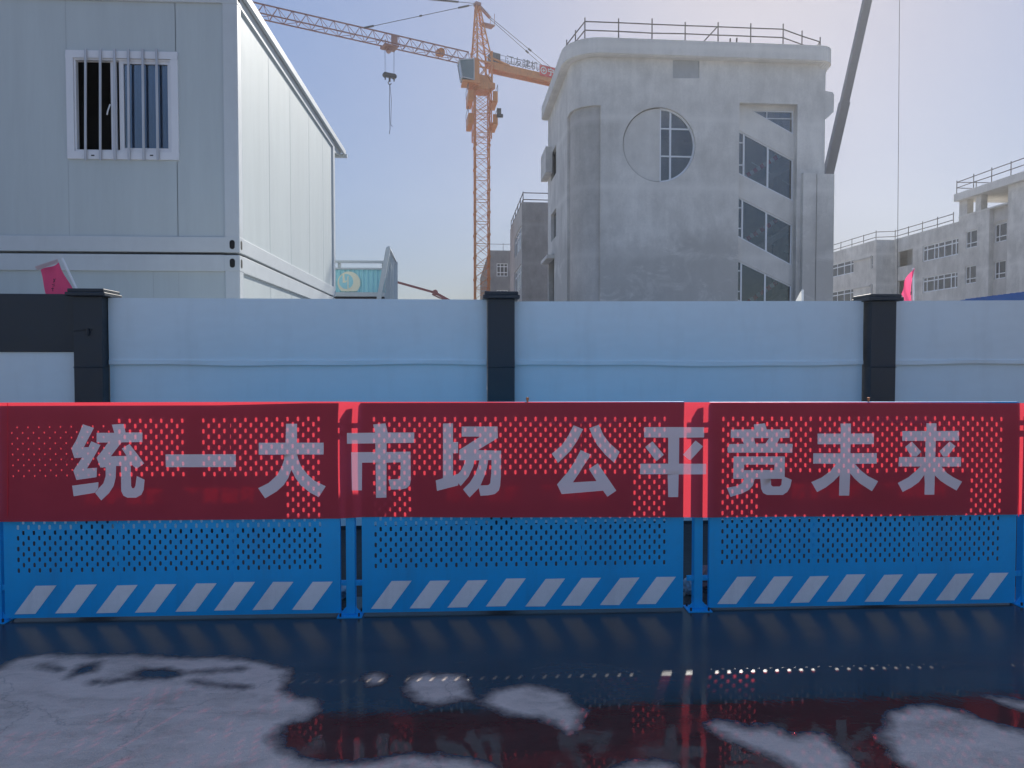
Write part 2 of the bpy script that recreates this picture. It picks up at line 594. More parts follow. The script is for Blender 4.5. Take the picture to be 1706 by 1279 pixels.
sd = sd + np.clip((1.2 - GY) * 0.5, 0, 1)
sd = np.clip(sd, -0.35, 0.35)
film = np.clip((GY - 2.95) / 0.35, 0, 1)
pm = bpy.data.meshes.new('pavement')
nx, ny = len(xs), len(ys)
vv = [(float(x), float(y), 0.0) for y in ys for x in xs]
ff = [(j * nx + i, j * nx + i + 1, (j + 1) * nx + i + 1, (j + 1) * nx + i) for j in range(ny - 1) for i in range(nx - 1)]
pm.from_pydata(vv, [], ff)
at1 = pm.attributes.new('dryness', 'FLOAT', 'POINT')
at1.data.foreach_set('value', sd.ravel().astype(np.float32))
at2 = pm.attributes.new('film', 'FLOAT', 'POINT')
at2.data.foreach_set('value', film.ravel().astype(np.float32))
pm.update()

def pavement_mat():
    m, nt, out = new_mat('wet concrete pavement')
    v = coords(nt)
    a1 = N(nt, 'ShaderNodeAttribute', attribute_name='dryness')
    a2 = N(nt, 'ShaderNodeAttribute', attribute_name='film')
    n_edge = noise(nt, v, 9, 5, 0.65)
    n_fine = noise(nt, v, 45, 4, 0.6)
    val = mathn(nt, 'ADD', a1.outputs['Fac'], mathn(nt, 'MULTIPLY', mathn(nt, 'SUBTRACT', n_edge.outputs['Fac'], 0.5), 0.10))
    val = mathn(nt, 'ADD', val, mathn(nt, 'MULTIPLY', mathn(nt, 'SUBTRACT', n_fine.outputs['Fac'], 0.5), 0.03))
    v5 = mathn(nt, 'ADD', val, 0.5)
    dry_f = ramp(nt, v5, [(0.482, 0.0), (0.548, 1.0)]).outputs[0]
    pool = ramp(nt, v5, [(0.475, 1.0), (0.495, 0.0)]).outputs[0]      # standing water
    big = noise(nt, coords(nt, (1, 2.2, 1)), 1.6, 6, 0.68, 0.6)
    mid = noise(nt, coords(nt, (1, 2.0, 1)), 7, 6, 0.7, 0.5)
    spk = noise(nt, v, 160, 2, 0.5)
    s = mathn(nt, 'ADD', mathn(nt, 'MULTIPLY', big.outputs['Fac'], 0.5), mathn(nt, 'MULTIPLY', mid.outputs['Fac'], 0.35))
    s = mathn(nt, 'ADD', s, mathn(nt, 'MULTIPLY', spk.outputs['Fac'], 0.15))
    dcol = ramp(nt, s, [(0.36, (0.40, 0.32, 0.25)), (0.5, (0.64, 0.515, 0.41)), (0.64, (0.76, 0.615, 0.49))]).outputs[0]
    wcol = ramp(nt, s, [(0.35, (0.034, 0.030, 0.026)), (0.65, (0.066, 0.058, 0.050))]).outputs[0]
    vor = N(nt, 'ShaderNodeTexVoronoi', feature='DISTANCE_TO_EDGE')
    vor.inputs['Scale'].default_value = 0.75
    wv = noise(nt, v, 2.5, 5, 0.7)
    wsc = N(nt, 'ShaderNodeVectorMath', operation='SCALE')
    wsc.inputs['Scale'].default_value = 0.45
    nt.links.new(wv.outputs['Color'], wsc.inputs[0])
    add = N(nt, 'ShaderNodeVectorMath', operation='ADD')
    nt.links.new(v, add.inputs[0])
    nt.links.new(wsc.outputs[0], add.inputs[1])
    nt.links.new(add.outputs[0], vor.inputs['Vector'])
    crack = ramp(nt, vor.outputs['Distance'], [(0.0, 0.35), (0.005, 0.0)]).outputs[0]
    dcol = mixc(nt, crack, dcol, (0.10, 0.09, 0.085))
    peb = N(nt, 'ShaderNodeTexVoronoi')
    peb.inputs['Scale'].default_value = 38
    nt.links.new(v, peb.inputs['Vector'])
    pf_ = ramp(nt, peb.outputs['Distance'], [(0.06, 0.5), (0.12, 0.0)]).outputs[0]
    dcol = mixc(nt, mathn(nt, 'MULTIPLY', pf_, ramp(nt, big.outputs['Fac'], [(0.5, 0.0), (0.6, 1.0)]).outputs[0]), dcol, (0.16, 0.145, 0.135))
    base = mixc(nt, dry_f, wcol, dcol)
    b = N(nt, 'ShaderNodeBsdfPrincipled')
    nt.links.new(base, b.inputs['Base Color'])
    rw = mathn(nt, 'ADD', 0.02, mathn(nt, 'MULTIPLY', a2.outputs['Fac'], 0.20))
    rw = mathn(nt, 'ADD', rw, mathn(nt, 'MULTIPLY', ramp(nt, mid.outputs['Fac'], [(0.55, 0.0), (0.75, 1.0)]).outputs[0], 0.06))
    inv = mathn(nt, 'SUBTRACT', 1.0, pool)
    damp_r = mathn(nt, 'MULTIPLY', inv, 0.35)
    rw = mathn(nt, 'ADD', rw, damp_r)
    rr = mathn(nt, 'ADD', mathn(nt, 'MULTIPLY', rw, mathn(nt, 'SUBTRACT', 1.0, dry_f)), mathn(nt, 'MULTIPLY', dry_f, 0.85))
    nt.links.new(rr, b.inputs['Roughness'])
    b.inputs['IOR'].default_value = 1.5
    grit = mathn(nt, 'ADD', mathn(nt, 'MULTIPLY', spk.outputs['Fac'], 0.5), mathn(nt, 'MULTIPLY', mid.outputs['Fac'], 1.2))
    rip = noise(nt, v, 26, 3, 0.55)
    rip2 = noise(nt, coords(nt, (1.0, 0.55, 1)), 75, 3, 0.6)
    rmask = ramp(nt, noise(nt, v, 3.3, 3, 0.6).outputs['Fac'], [(0.46, 0.0), (0.60, 0.11)]).outputs[0]
    hgt = mathn(nt, 'ADD', mathn(nt, 'MULTIPLY', rip2.outputs['Fac'], rmask), mathn(nt, 'MULTIPLY', rip.outputs['Fac'], 0.03))
    hgt = mathn(nt, 'ADD', hgt, mathn(nt, 'MULTIPLY', grit, inv))
    bp = N(nt, 'ShaderNodeBump')
    bp.inputs['Strength'].default_value = 0.5
    bp.inputs['Distance'].default_value = 0.008
    nt.links.new(hgt, bp.inputs['Height'])
    nt.links.new(bp.outputs[0], b.inputs['Normal'])
    nt.links.new(b.outputs[0], out.inputs['Surface'])
    return m
pm.materials.append(pavement_mat())
po = bpy.data.objects.new('pavement', pm)
COL.objects.link(po)
structure(po)

# ================================================================== SITE HOARDING (pale panels, navy columns)
HF = Frame(at(834, 605, 6.3), R(3.9) - YAW)        # hoarding axes: x to the right, y away
HM = HF.M
def hx(px, py=560):
    return HF.front(px, py)[0]
def hz(px, py):
    return HF.front(px, py)[1]

def col_root(px, first=None, label=None):
    loc = HM @ Vector((hx(px), 0, 0))
    if first is not None:
        return copy_tree(first, label, loc, HF.ang)
    r = thing('hoarding_column', label, 'fence post', loc, HF.ang, 'navy columns of the site hoarding')
    mb = MB(HM @ Matrix.Translation((hx(px), 0, 0)))
    mb.box(-0.115, 0.115, -0.115, 0.115, 0.0, 1.990)
    mb.box(-0.12, 0.12, -0.12, 0.0, 1.40, 1.408)
    mb.build('shaft', M['navy'], r, bevel=0.006)
    mb = MB(HM @ Matrix.Translation((hx(px), 0, 0)))
    mb.box(-0.157, 0.157, -0.157, 0.157, 1.990, 2.022)
    mb.box(-0.144, 0.144, -0.144, 0.144, 2.022, 2.052)
    mb.build('cap', M['navy'], r, bevel=0.006)
    mb = MB(HM @ Matrix.Translation((hx(px), 0, 0)))
    mb.box(-0.14, 0.14, -0.125, 0.125, 0.0, 0.02)
    mb.build('foot_plate', M['navy'], r)
    return r
CX = [158, 834, 1460]
c0 = col_root(CX[1], None, 'navy steel column in the middle of the hoarding, in front of the tower crane')
c1 = col_root(CX[0], c0, 'navy steel column beside the leaning pink flag, with a wire tied round it')
c2 = col_root(CX[2], c0, 'navy steel column with wide cap between the concrete building and the drooping red flag')
mb = MB(HM @ Matrix.Translation((hx(CX[0]), 0, 0)))
pts = [(-0.113, -0.116, hz(150, 552)), (-0.03, -0.12, hz(150, 551)), (0.0, -0.125, hz(150, 548)), (0.02, -0.125, hz(150, 555)), (0.0, -0.12, hz(150, 558)), (0.03, -0.12, hz(150, 549)), (0.117, -0.05, hz(150, 553))]
mb.path(pts, 0.003, 5)
mb.tube((0.005, -0.13, hz(150, 548)), (0.005, -0.13, hz(150, 560)), 0.012, 6)
mb.build('wire_tie', M['dark_steel'], c1)

def wavy_lip(mb, x0, x1, ya, za, depth, n=40, seed=0.0):
    """a lapped strip with a slightly uneven lower edge"""
    prev = None
    for k in range(n + 1):
        x = x0 + (x1 - x0) * k / n
        dz = 0.006 * math.sin(x * 2.3 + seed) + 0.003 * math.sin(x * 6.1 + seed * 2)
        t = 0.0015 * math.sin(x * 9 + seed)
        row = [mb.P((x, ya - depth - t, za + dz)), mb.P((x, ya - depth + t * 0.5, za + 0.036 + dz * 0.5)), mb.P((x, ya - 0.001, za + 0.040 + dz * 0.5)), mb.P((x, ya - 0.001, za + dz))]
        if prev:
            for a in range(4):
                b = (a + 1) % 4
                mb.F((prev[a], prev[b], row[b], row[a]))
        prev = row
def hoarding(px0, px1, label, top_px, seam_z, dark_header=False):
    xa, xb = hx(px0), hx(px1)
    xc = (xa + xb) / 2
    r = thing('hoarding_panel', label, 'fence', HM @ Vector((xc, 0, 0)), HF.ang, 'pale sheet panels of the site hoarding')
    za, zb = hz(px0, top_px[0]) + 0.009, hz(px1, top_px[1]) + 0.009
    if dark_header:
        zs = hz(60, 586)
        mb = MB(HM)
        mb.box(xa, xb, -0.030, 0.02, zs, max(za, zb))
        mb.build('header_board', M['navy'], r, bevel=0.004)
        mb = MB(HM)
        mb.box(xa, xb - 0.0, -0.015, 0.02, 0.03, zs - 0.001)
        mb.build('lower_sheet', M['hoard_up'], r)
    else:
        # upper sheet, gently buckled
        mb = MB(HM)
        n = 36
        prev = None
        for k in range(n + 1):
            x = xa + (xb - xa) * k / n
            zt = za + (zb - za) * k / n
            w = 0.002 * math.sin(x * 5.0) + 0.0015 * math.sin(x * 11 + 1)
            row = [mb.P((x, -0.022 + w, seam_z + 0.02)), mb.P((x, -0.020 - w, (seam_z + zt) / 2)), mb.P((x, -0.020, zt)), mb.P((x, 0.02, zt)), mb.P((x, 0.02, seam_z + 0.02))]
            if prev:
                for a in range(5):
                    b = (a + 1) % 5
                    mb.F((prev[a], prev[b], row[b], row[a]))
            prev = row
        mb.build('upper_sheet', M['hoard_up'], r)
        mb = MB(HM)
        mb.box(xa, xb, -0.008, 0.012, 0.03, seam_z + 0.019)
        mb.build('lower_sheet', M['hoard_low_bounce'], r)
        mb = MB(HM)
        wavy_lip(mb, xa + 0.003, xb - 0.003, -0.021, seam_z - 0.002, 0.012, 60, xa)
        mb.build('lap_strip', M['hoard_up'], r)
    mb = MB(HM)
    mb.box(xa, xb, -0.012, 0.03, -0.003, 0.0295)
    mb.build('skirting', M['navy'], r)
    for za_ in (0.35, 1.5):
        mb = MB(HM)
        mb.box(xa, xb, 0.021, 0.06, za_, za_ + 0.05)
        mb.build('back_rail', M['navy'], r)
    return r
hoarding(-330, 134, 'left end hoarding panel with a dark navy header board over a pale sheet', (492, 492), 0, True)
hoarding(183, 811, 'pale blue hoarding panel below the stacked site cabins', (498, 501), hz(500, 607))
hoarding(857, 1436, 'pale blue hoarding panel below the concrete building with the round window', (504, 503), hz(1100, 608))
hoarding(1484, 2100, 'pale blue hoarding panel at the right end, below the blue shed roof', (503, 500), hz(1600, 606))
# rivets and tiny marks are left to the sheet material

# ================================================================== CROWD BARRIERS (blue perforated) with posts
def bx(px, py=850):
    return on_y(px, py, BY).x
PITX, PITZ, HW, HH = 0.0573, 0.0302, 0.0066, 0.0128
PW, ZB, ZT = 1.852, 0.016, 1.217

def slot(cx, cz, w, h):
    w = min(w, h)
    q = [(w, h - 0.6 * w), (0.45 * w, h)]
    pts = q + [(-x, z) for x, z in q[::-1]] + [(-x, -z) for x, z in q] + [(x, -z) for x, z in q[::-1]]
    return [(cx + x, cz + z) for x, z in pts]

def sheet(mb, M4, has, size):
    """perforated sheet in the x-z plane, brick-staggered slots"""
    def q(x, z):
        return mb.P((x, 0.0, z))
    x0, x1 = 0.0, PW
    field0 = 0.078
    rows = 29
    zc = lambda k: 1.129 - PITZ * k
    ztop, zbot = zc(0) + PITZ / 2, zc(rows - 1) - PITZ / 2
    def rect(a, b, c, d):
        if b - a > 1e-6 and d - c > 1e-6:
            mb.F((q(a, c), q(b, c), q(b, d), q(a, d)))
    rect(x0, x1, ztop, ZT)
    rect(x0, x1, ZB, zbot)
    for k in range(rows):
        za, zb = zc(k) - PITZ / 2, zc(k) + PITZ / 2
        s = field0 + (PITX / 2 if k % 2 else 0)
        nC = 30 if k % 2 == 0 else 29
        rect(x0, s - PITX / 2, za, zb)
        for c in range(nC):
            cx = s + PITX * c
            a, b = cx - PITX / 2, cx + PITX / 2
            if has(k, cx):
                sw, sh = size(k, cx)
                ids = [q(*p) for p in slot(cx, zc(k), sw, sh)]
                n = len(ids)
                cor = [q(b, zb), q(a, zb), q(a, za), q(b, za)]
                # quadrants start at +x side
                qn = n // 4
                for w in range(4):
                    for e in range(qn):
                        i, j = ids[w * qn + e], ids[(w * qn + e + 1) % n]
                        if e < qn - 1:
                            mb.F((cor[w], j, i))
                    i, j = ids[w * qn + qn - 1], ids[((w + 1) * qn) % n]
                    mb.F((cor[w], cor[(w + 1) % 4], j, i))
            else:
                rect(a, b, za, zb)
        rect(s + PITX * nC - PITX / 2, x1, za, zb)

BLK = 0.078 + 3.6 * PITX
def has_std(k, x):
    if 11 <= k <= 18:
        return x < BLK or x > PW - BLK - 0.02
    return True
def size_std(k, x):
    h = math.sin(k * 12.9 + x * 78.2) * 0.5
    return HW * (1 + 0.05 * h), HH * (1 + 0.04 * h)
def has_first(k, x):
    if k <= 10 and 1.02 < x < 1.10:
        return False
    if 11 <= k <= 18:
        return x > PW - BLK - 0.02
    if k <= 10 and x < 0.62 and k < 1:
        return False
    return True
def size_first(k, x):
    if k <= 18 and x < 0.60:
        f = 0.52 + 0.2 * max(0, (x - 0.35) / 0.25)
        return HW * f * 0.95, HH * f * 0.55 + HW * 0.25
    return size_std(k, x)

def barrier_stripes(mb):
    for i in range(8):
        a = 0.052 + 0.2185 * i + random.uniform(-0.006, 0.006)
        zb = 0.040 + random.uniform(-0.003, 0.003)
        zt = zb + 0.158 + random.uniform(-0.004, 0.003)
        ids = [mb.P((a, -0.0018, zb)), mb.P((a + 0.113, -0.0018, zb + random.uniform(-.002, .002))), mb.P((a + 0.231, -0.0018, zt)), mb.P((a + 0.118, -0.0018, zt + random.uniform(-.002, .002)))]
        mb.F(ids)
def make_barrier(label, has, size, px_left, notice_x, bolt=True):
    loc = Vector((bx(px_left), BY, 0))
    M4 = Matrix.Translation(loc)
    r = thing('safety_barrier', label, 'barrier', loc, 0, 'blue perforated safety barriers')
    mb = MB(M4)
    sheet(mb, M4, has, size)
    o = mb.build('perforated_sheet', M['blue'], r, recalc='merge')
    sol = o.modifiers.new('thickness', 'SOLIDIFY')
    sol.thickness = 0.0015
    sol.offset = -1
    mb = MB(M4)
    for (a, b, c, d) in ((0, 0.022, ZB, ZT), (PW - 0.022, PW, ZB, ZT), (0.022, PW - 0.022, ZB, ZB + 0.022), (0.022, PW - 0.022, ZT - 0.022, ZT)):
        mb.box(a, b, 0.0022, 0.026, c, d)
    for f in (1 / 3.0, 2 / 3.0):
        x = PW * f + 0.012
        mb.box(x - 0.009, x + 0.009, 0.0022, 0.02, ZB + 0.022, ZT - 0.022)
    mb.build('frame', M['blue'], r)
    for f in (1 / 3.0, 2 / 3.0):
        mb = MB(M4)
        x = PW * f + 0.012
        mb.box(x - 0.0012, x + 0.0012, -0.0012, 0.0005, ZB + 0.002, 0.262)
        mb.build('sheet_seam', M['blue'], r)
    mb = MB(M4)
    barrier_stripes(mb)
    mb.build('warning_stripes', M['stripe'], r, recalc=False)
    for i, chx in enumerate('防护设施严禁破坏'):
        mb = MB(M4)
        text_mb(chx, 0.100, lambda x, y: (notice_x + (0.108 * i if i < 4 else 0.535 + 0.104 * (i - 4)) + x, -0.002, 0.660 + y), mb, 0.002)
        mb.build('notice_character', M['notice'], r, recalc=False)
    if bolt:
        mb = MB(M4)
        x = PW * 0.51
        mb.tube((x, 0.012, ZT - 0.01), (x, 0.012, ZT + 0.012), 0.0055, 8)
        mb.tube((x, 0.012, ZT + 0.010), (x, 0.012, ZT + 0.026), 0.0085, 6)
        mb.build('bolt', M['brass'], r)
    return r
b2 = make_barrier('blue perforated safety barrier between the two slim posts, a rusty bolt on its top edge', has_std, size_std, 602.5, 0.48)
b3 = copy_tree(b2, 'blue perforated safety barrier at the right, under the last three banner characters', Vector((bx(1182), BY + 0.001, -0.004)), R(0.15))
b3.rotation_euler.y = R(0.05)
b1 = make_barrier('blue perforated safety barrier at the left with small round holes behind the first character', has_first, size_first, 5, 0.45, False)

def make_post(px, label, first=None):
    loc = Vector((bx(px, 1000), BY, 0))
    if first is not None:
        return copy_tree(first, label, loc, 0)
    r = thing('barrier_post', label, 'post', loc, 0, 'slim posts joining the safety barriers')
    T = Matrix.Translation(loc)
    mb = MB(T)
    w = 0.0255
    mb.box(-w, w, 0.004, 0.056, 0.006, 1.165)
    a = [mb.P(p) for p in ((-w, 0.004, 1.165), (w, 0.004, 1.165), (w, 0.056, 1.165), (-w, 0.056, 1.165), (-w * .3, 0.008, 1.19), (w, 0.006, 1.195), (w, 0.05, 1.195), (-w * .3, 0.05, 1.19))]
    for f in ((0, 1, 5, 4), (1, 2, 6, 5), (2, 3, 7, 6), (3, 0, 4, 7), (4, 5, 6, 7)):
        mb.F([a[k] for k in f])
    mb.build('shaft', M['blue'], r, bevel=0.003)
    mb = MB(T)
    mb.box(-0.07, 0.07, -0.045, 0.075, 0.0, 0.006)
    for sx in (-1, 1):
        i = [mb.P(p) for p in ((sx * 0.0257, 0.010, 0.006), (sx * 0.062, 0.010, 0.006), (sx * 0.0257, 0.010, 0.05), (sx * 0.0257, 0.016, 0.006), (sx * 0.062, 0.016, 0.006), (sx * 0.0257, 0.016, 0.05))]
        mb.F((i[0], i[1], i[2])); mb.F((i[3], i[5], i[4])); mb.F((i[0], i[3], i[4], i[1])); mb.F((i[1], i[4], i[5], i[2])); mb.F((i[0], i[2], i[5], i[3]))
    mb.build('base_plate', M['blue'], r)
    for sx in (-1, 1):
        for sy in (-0.03, 0.055):
            mb = MB(T)
            mb.tube((sx * 0.052, sy, 0.006), (sx * 0.052, sy, 0.024), 0.006, 6)
            mb.build('anchor_bolt', M['dark_steel'], r)
    for sx in (-1, 1):
        for z, h in ((1.108, 0.022), (1.045, 0.030), (0.185, 0.030)):
            mb = MB(T)
            mb.box(min(sx * 0.026, sx * 0.066), max(sx * 0.026, sx * 0.066), 0.010, 0.020, z - h / 2, z + h / 2)
            mb.tube((sx * 0.048, 0.003, z), (sx * 0.048, 0.028, z), 0.007, 6)
            mb.build('lug', M['blue'], r)
    return r
p1 = make_post(584, 'slim blue barrier post in the left gap, below the fourth banner character')
p2 = make_post(1163.5, 'slim blue barrier post in the right gap, below the seventh banner character', p1)
p3 = make_post(1710, 'slim blue barrier post just past the right end of the red banner', p1)
p4 = make_post(-6, 'slim blue barrier post just past the left end of the red banner', p1)

# ================================================================== RED BANNER
CHAR_END = []
GL = []   # glyph outlines, traced in photograph pixels: list of (outer, [holes])
def G(ox, oy, s, outer, *holes):
    GL.append(([(ox + x * s, oy + y * s) for x, y in outer], [[(ox + x * s, oy + y * s) for x, y in h] for h in holes]))
S = 140 / 1279.0
G(110, 700, S, [(258, 60), (425, 115), (350, 260), (272, 410), (345, 408), (385, 318), (525, 375), (440, 530), (318, 733), (470, 722), (462, 865), (160, 908), (112, 765), (225, 600), (245, 566), (130, 575), (85, 430), (165, 290)])
G(110, 700, S, [(95, 995), (490, 942), (488, 1036), (437, 1103), (120, 1155)])
G(110, 700, S, [(697, 65), (880, 55), (905, 185), (1163, 185), (1163, 330), (845, 335), (680, 548), (920, 540), (848, 432), (965, 360), (1080, 510), (1187, 655), (1065, 742), (1010, 685), (980, 685), (985, 1000), (1000, 1035), (1030, 1035), (1050, 1000), (1072, 850), (1190, 905), (1175, 1060), (1140, 1135), (1060, 1180), (930, 1180), (870, 1150), (835, 1080), (830, 695), (760, 695), (750, 880), (720, 1000), (650, 1110), (535, 1220), (442, 1105), (493, 1038), (565, 960), (600, 850), (600, 715), (520, 718), (465, 570), (560, 450), (640, 338), (467, 338), (467, 190), (735, 190)])
G(265, 740, 140 / 1706.0, [(130, 205), (1558, 200), (1560, 460), (135, 465)])
G(420, 695, S, [(510, 100), (678, 100), (678, 388), (1085, 388), (1085, 568), (685, 568), (700, 640), (740, 740), (830, 860), (950, 970), (1118, 1052), (1010, 1218), (880, 1150), (740, 1040), (660, 930), (595, 800), (545, 930), (480, 1030), (370, 1130), (195, 1235), (90, 1080), (250, 1000), (380, 880), (450, 750), (485, 650), (490, 568), (100, 568), (100, 388), (505, 388)])
G(570, 695, S, [(470, 110), (660, 92), (692, 232), (1097, 232), (1097, 388), (675, 395), (675, 530), (1040, 522), (1045, 960), (1030, 1030), (980, 1080), (900, 1097), (740, 1100), (705, 945), (850, 940), (885, 915), (890, 685), (675, 690), (672, 1225), (515, 1228), (508, 690), (303, 690), (300, 1112), (150, 1112), (140, 530), (505, 530), (505, 398), (75, 400), (75, 238), (500, 235)])
G(715, 695, S, [(210, 95), (362, 92), (362, 375), (440, 375), (440, 545), (362, 548), (362, 885), (445, 855), (490, 800), (530, 720), (548, 652), (460, 652), (460, 495), (580, 420), (780, 293), (495, 293), (495, 140), (1040, 140), (1045, 315), (740, 500), (1095, 508), (1090, 900), (1080, 1040), (1060, 1110), (1000, 1165), (900, 1185), (780, 1192), (755, 1075), (615, 1218), (515, 1095), (620, 990), (700, 860), (740, 760), (765, 655), (690, 655), (670, 750), (600, 900), (480, 1045), (445, 1000), (440, 1035), (120, 1118), (100, 960), (210, 925)],
  [(897, 650), (950, 650), (945, 850), (930, 1000), (900, 1030), (780, 1035), (850, 870), (880, 760)])
G(910, 695, S, [(415, 120), (560, 180), (470, 360), (370, 510), (180, 695), (85, 555), (240, 420), (330, 290)])
G(910, 695, S, [(655, 165), (800, 110), (870, 270), (960, 390), (1115, 525), (1035, 692), (900, 570), (780, 430), (700, 280)])
G(910, 695, S, [(525, 497), (682, 570), (600, 690), (500, 850), (405, 990), (765, 970), (650, 785), (785, 700), (1065, 1115), (930, 1208), (865, 1115), (235, 1168), (165, 1020), (330, 830), (430, 680)])
G(1055, 695, S, [(163, 148), (1070, 148), (1070, 303), (697, 308), (695, 705), (1105, 705), (1105, 865), (690, 868), (680, 1212), (530, 1212), (522, 865), (100, 865), (105, 705), (530, 705), (530, 308), (163, 305)])
G(1055, 695, S, [(180, 450), (290, 365), (465, 570), (350, 668)])
G(1055, 695, S, [(755, 568), (940, 350), (1055, 440), (868, 650), (835, 637)])
G(1200, 695, S, [(515, 110), (685, 92), (710, 185), (1057, 185), (1057, 312), (905, 318), (868, 400), (1105, 405), (1100, 540), (118, 540), (112, 470), (140, 408), (365, 405), (320, 318), (163, 312), (163, 188), (525, 185)], [(520, 318), (748, 318), (690, 400), (535, 403)])
G(1200, 695, S, [(208, 597), (990, 597), (990, 910), (1098, 955), (1075, 1060), (1030, 1140), (960, 1185), (720, 1185), (660, 1155), (630, 1090), (618, 940), (530, 940), (505, 1040), (440, 1110), (340, 1160), (160, 1212), (105, 1075), (250, 1050), (330, 1010), (370, 940), (203, 940)], [(372, 722), (832, 722), (832, 805), (368, 808)], [(778, 940), (948, 940), (940, 1030), (910, 1057), (810, 1057), (782, 1035)])
G(1340, 695, S, [(555, 95), (712, 95), (710, 248), (1060, 245), (1060, 408), (705, 410), (702, 548), (1105, 545), (1105, 705), (768, 708), (850, 800), (960, 890), (1118, 972), (1028, 1125), (850, 1010), (760, 930), (697, 850), (693, 1195), (540, 1195), (540, 880), (450, 980), (340, 1070), (205, 1142), (118, 990), (270, 920), (400, 820), (480, 708), (138, 705), (138, 548), (550, 548), (550, 410), (203, 410), (203, 248), (555, 248)])
G(1485, 695, S, [(540, 92), (693, 92), (693, 210), (1035, 207), (1035, 355), (680, 357), (672, 605), (1060, 605), (1060, 748), (765, 750), (850, 850), (950, 915), (1080, 980), (1003, 1118), (850, 1030), (760, 970), (670, 885), (672, 1010), (665, 1180), (512, 1180), (522, 1010), (512, 880), (430, 990), (310, 1070), (170, 1135), (100, 1000), (270, 915), (370, 830), (450, 750), (115, 750), (120, 605), (522, 605), (525, 357), (172, 360), (175, 210), (540, 210)])
G(1485, 695, S, [(215, 450), (320, 370), (460, 525), (388, 597), (310, 597)])
G(1485, 695, S, [(735, 515), (890, 368), (980, 440), (852, 597), (790, 597)])

def bwave(x, z):
    """how far the cloth hangs in front of the barrier line"""
    d = 0.013 + 0.004 * math.sin(x * 2.1 + 0.5) + 0.003 * math.sin(x * 5.3 + z * 3) + 0.002 * math.sin(z * 11 + x * 1.7)
    for gx in (p1.location.x, p2.location.x):
        d += 0.014 * math.exp(-((x - gx) / 0.10) ** 2) * (0.45 + 0.55 * max(0, min(1, (z - 0.6) / 0.6)))
    top = max(0, min(1, (z - 1.10) / 0.11))            # drawn tight over the top rail, looser on the first barrier
    loose = max(0, min(1, (-0.95 - x) / 0.5))
    d = d * (1 - top) + top * (0.0045 + 0.016 * loose)
    # a few drag folds at the lower right
    d += 0.006 * math.sin((x - 2.2) * 9 + (z - 0.7) * 16) * math.exp(-((x - 2.4) / 0.5) ** 2) * math.exp(-((z - 0.72) / 0.14) ** 2)
    d += 0.003 * math.sin((x + z) * 14) * math.exp(-((x - 2.75) / 0.25) ** 2) * max(0, min(1, (z - 0.85) / 0.2))
    return max(0.005, d)
def bpt(px, py):
    p = on_y(px, py, BY - 0.014)
    return (p.x, p.z)
BE_top = [(-30, 670.5), (300, 669.5), (570, 669), (600, 669.5), (900, 669.5), (1147, 670), (1180, 670), (1450, 670.5), (1730, 671.5)]
BE_bot = [(1730, 856), (1697, 857), (1450, 860), (1182, 861.5), (1147, 861), (860, 861.5), (605, 861.5), (560, 864), (300, 866.5), (-30, 869)]
b_outer = [bpt(*p) for p in BE_top + BE_bot]
gl_m = [([bpt(*p) for p in o], [[bpt(*p) for p in h] for h in hs]) for o, hs in GL]
def grid_mesh(loop_sets, name, mat, parent, dy):
    mb = MB()
    for outer, holes in loop_sets:
        mb.plate(outer, holes, lambda a, b, d: (a, BY, b), 0)
    bm = bmesh.new()
    vs = [bm.verts.new(v) for v in mb.v]
    for f in mb.f:
        try:
            bm.faces.new([vs[k] for k in f])
        except ValueError:
            pass
    bmesh.ops.remove_doubles(bm, verts=bm.verts, dist=1e-6)
    for x in np.arange(-3.2, 3.6, 0.07):
        bmesh.ops.bisect_plane(bm, geom=bm.verts[:] + bm.edges[:] + bm.faces[:], plane_co=(x, 0, 0), plane_no=(1, 0, 0))
    for z in np.arange(0.58, 1.25, 0.07):
        bmesh.ops.bisect_plane(bm, geom=bm.verts[:] + bm.edges[:] + bm.faces[:], plane_co=(0, 0, z), plane_no=(0, 0, 1))
    inv = root_matrix(parent).inverted()
    for v in bm.verts:
        v.co.y = BY - bwave(v.co.x, v.co.z) - dy
        v.co = inv @ v.co
    for f in bm.faces:
        f.normal_update()
        if f.normal.y > 0:
            f.normal_flip()
    area = sum(f.calc_area() for f in bm.faces)
    me = bpy.data.meshes.new(name)
    bm.to_mesh(me)
    bm.free()
    me.materials.append(mat)
    me.polygons.foreach_set('use_smooth', [True] * len(me.polygons))
    o = bpy.data.objects.new(name, me)
    COL.objects.link(o)
    o.parent = parent
    return o, area
ban = thing('banner', 'long red cloth banner with ten large white Chinese characters stretched along the barriers', 'banner', (0, BY - 0.014, 0.6))
counters = []
for o_, hs in gl_m:
    for h in hs:
        counters.append((h, []))
cl, a1_ = grid_mesh([(b_outer, [o_ for o_, hs in gl_m])] + counters, 'cloth', M['banner'], ban, 0.0)
a2_ = 0.0
k0 = 0
for n_ in (3, 1, 1, 1, 1, 3, 3, 2, 1, 3):
    ch, ar = grid_mesh(gl_m[k0:k0 + n_], 'character', M['letter'], ban, 0.0)
    a2_ += ar
    k0 += n_
def sarea(p):
    return abs(sum(a[0] * b[1] - b[0] * a[1] for a, b in zip(p, p[1:] + p[:1]))) / 2
print('banner area check', a1_ + a2_, sarea(b_outer))
# hem lines
mb = MB()
for px in (14.0, 1697.0):
    for (ya, yb) in ((671, 860),):
        x0, z0 = bpt(px, ya)
        x1, z1 = bpt(px, yb)
        mb.bar((x0, BY - bwave(x0, z0) - 0.0012, z0), (x1, BY - bwave(x1, z1) - 0.0012, z1), 0.004, 0.0015, (0, 1, 0))
mb.build('hem', M['banner'], ban)

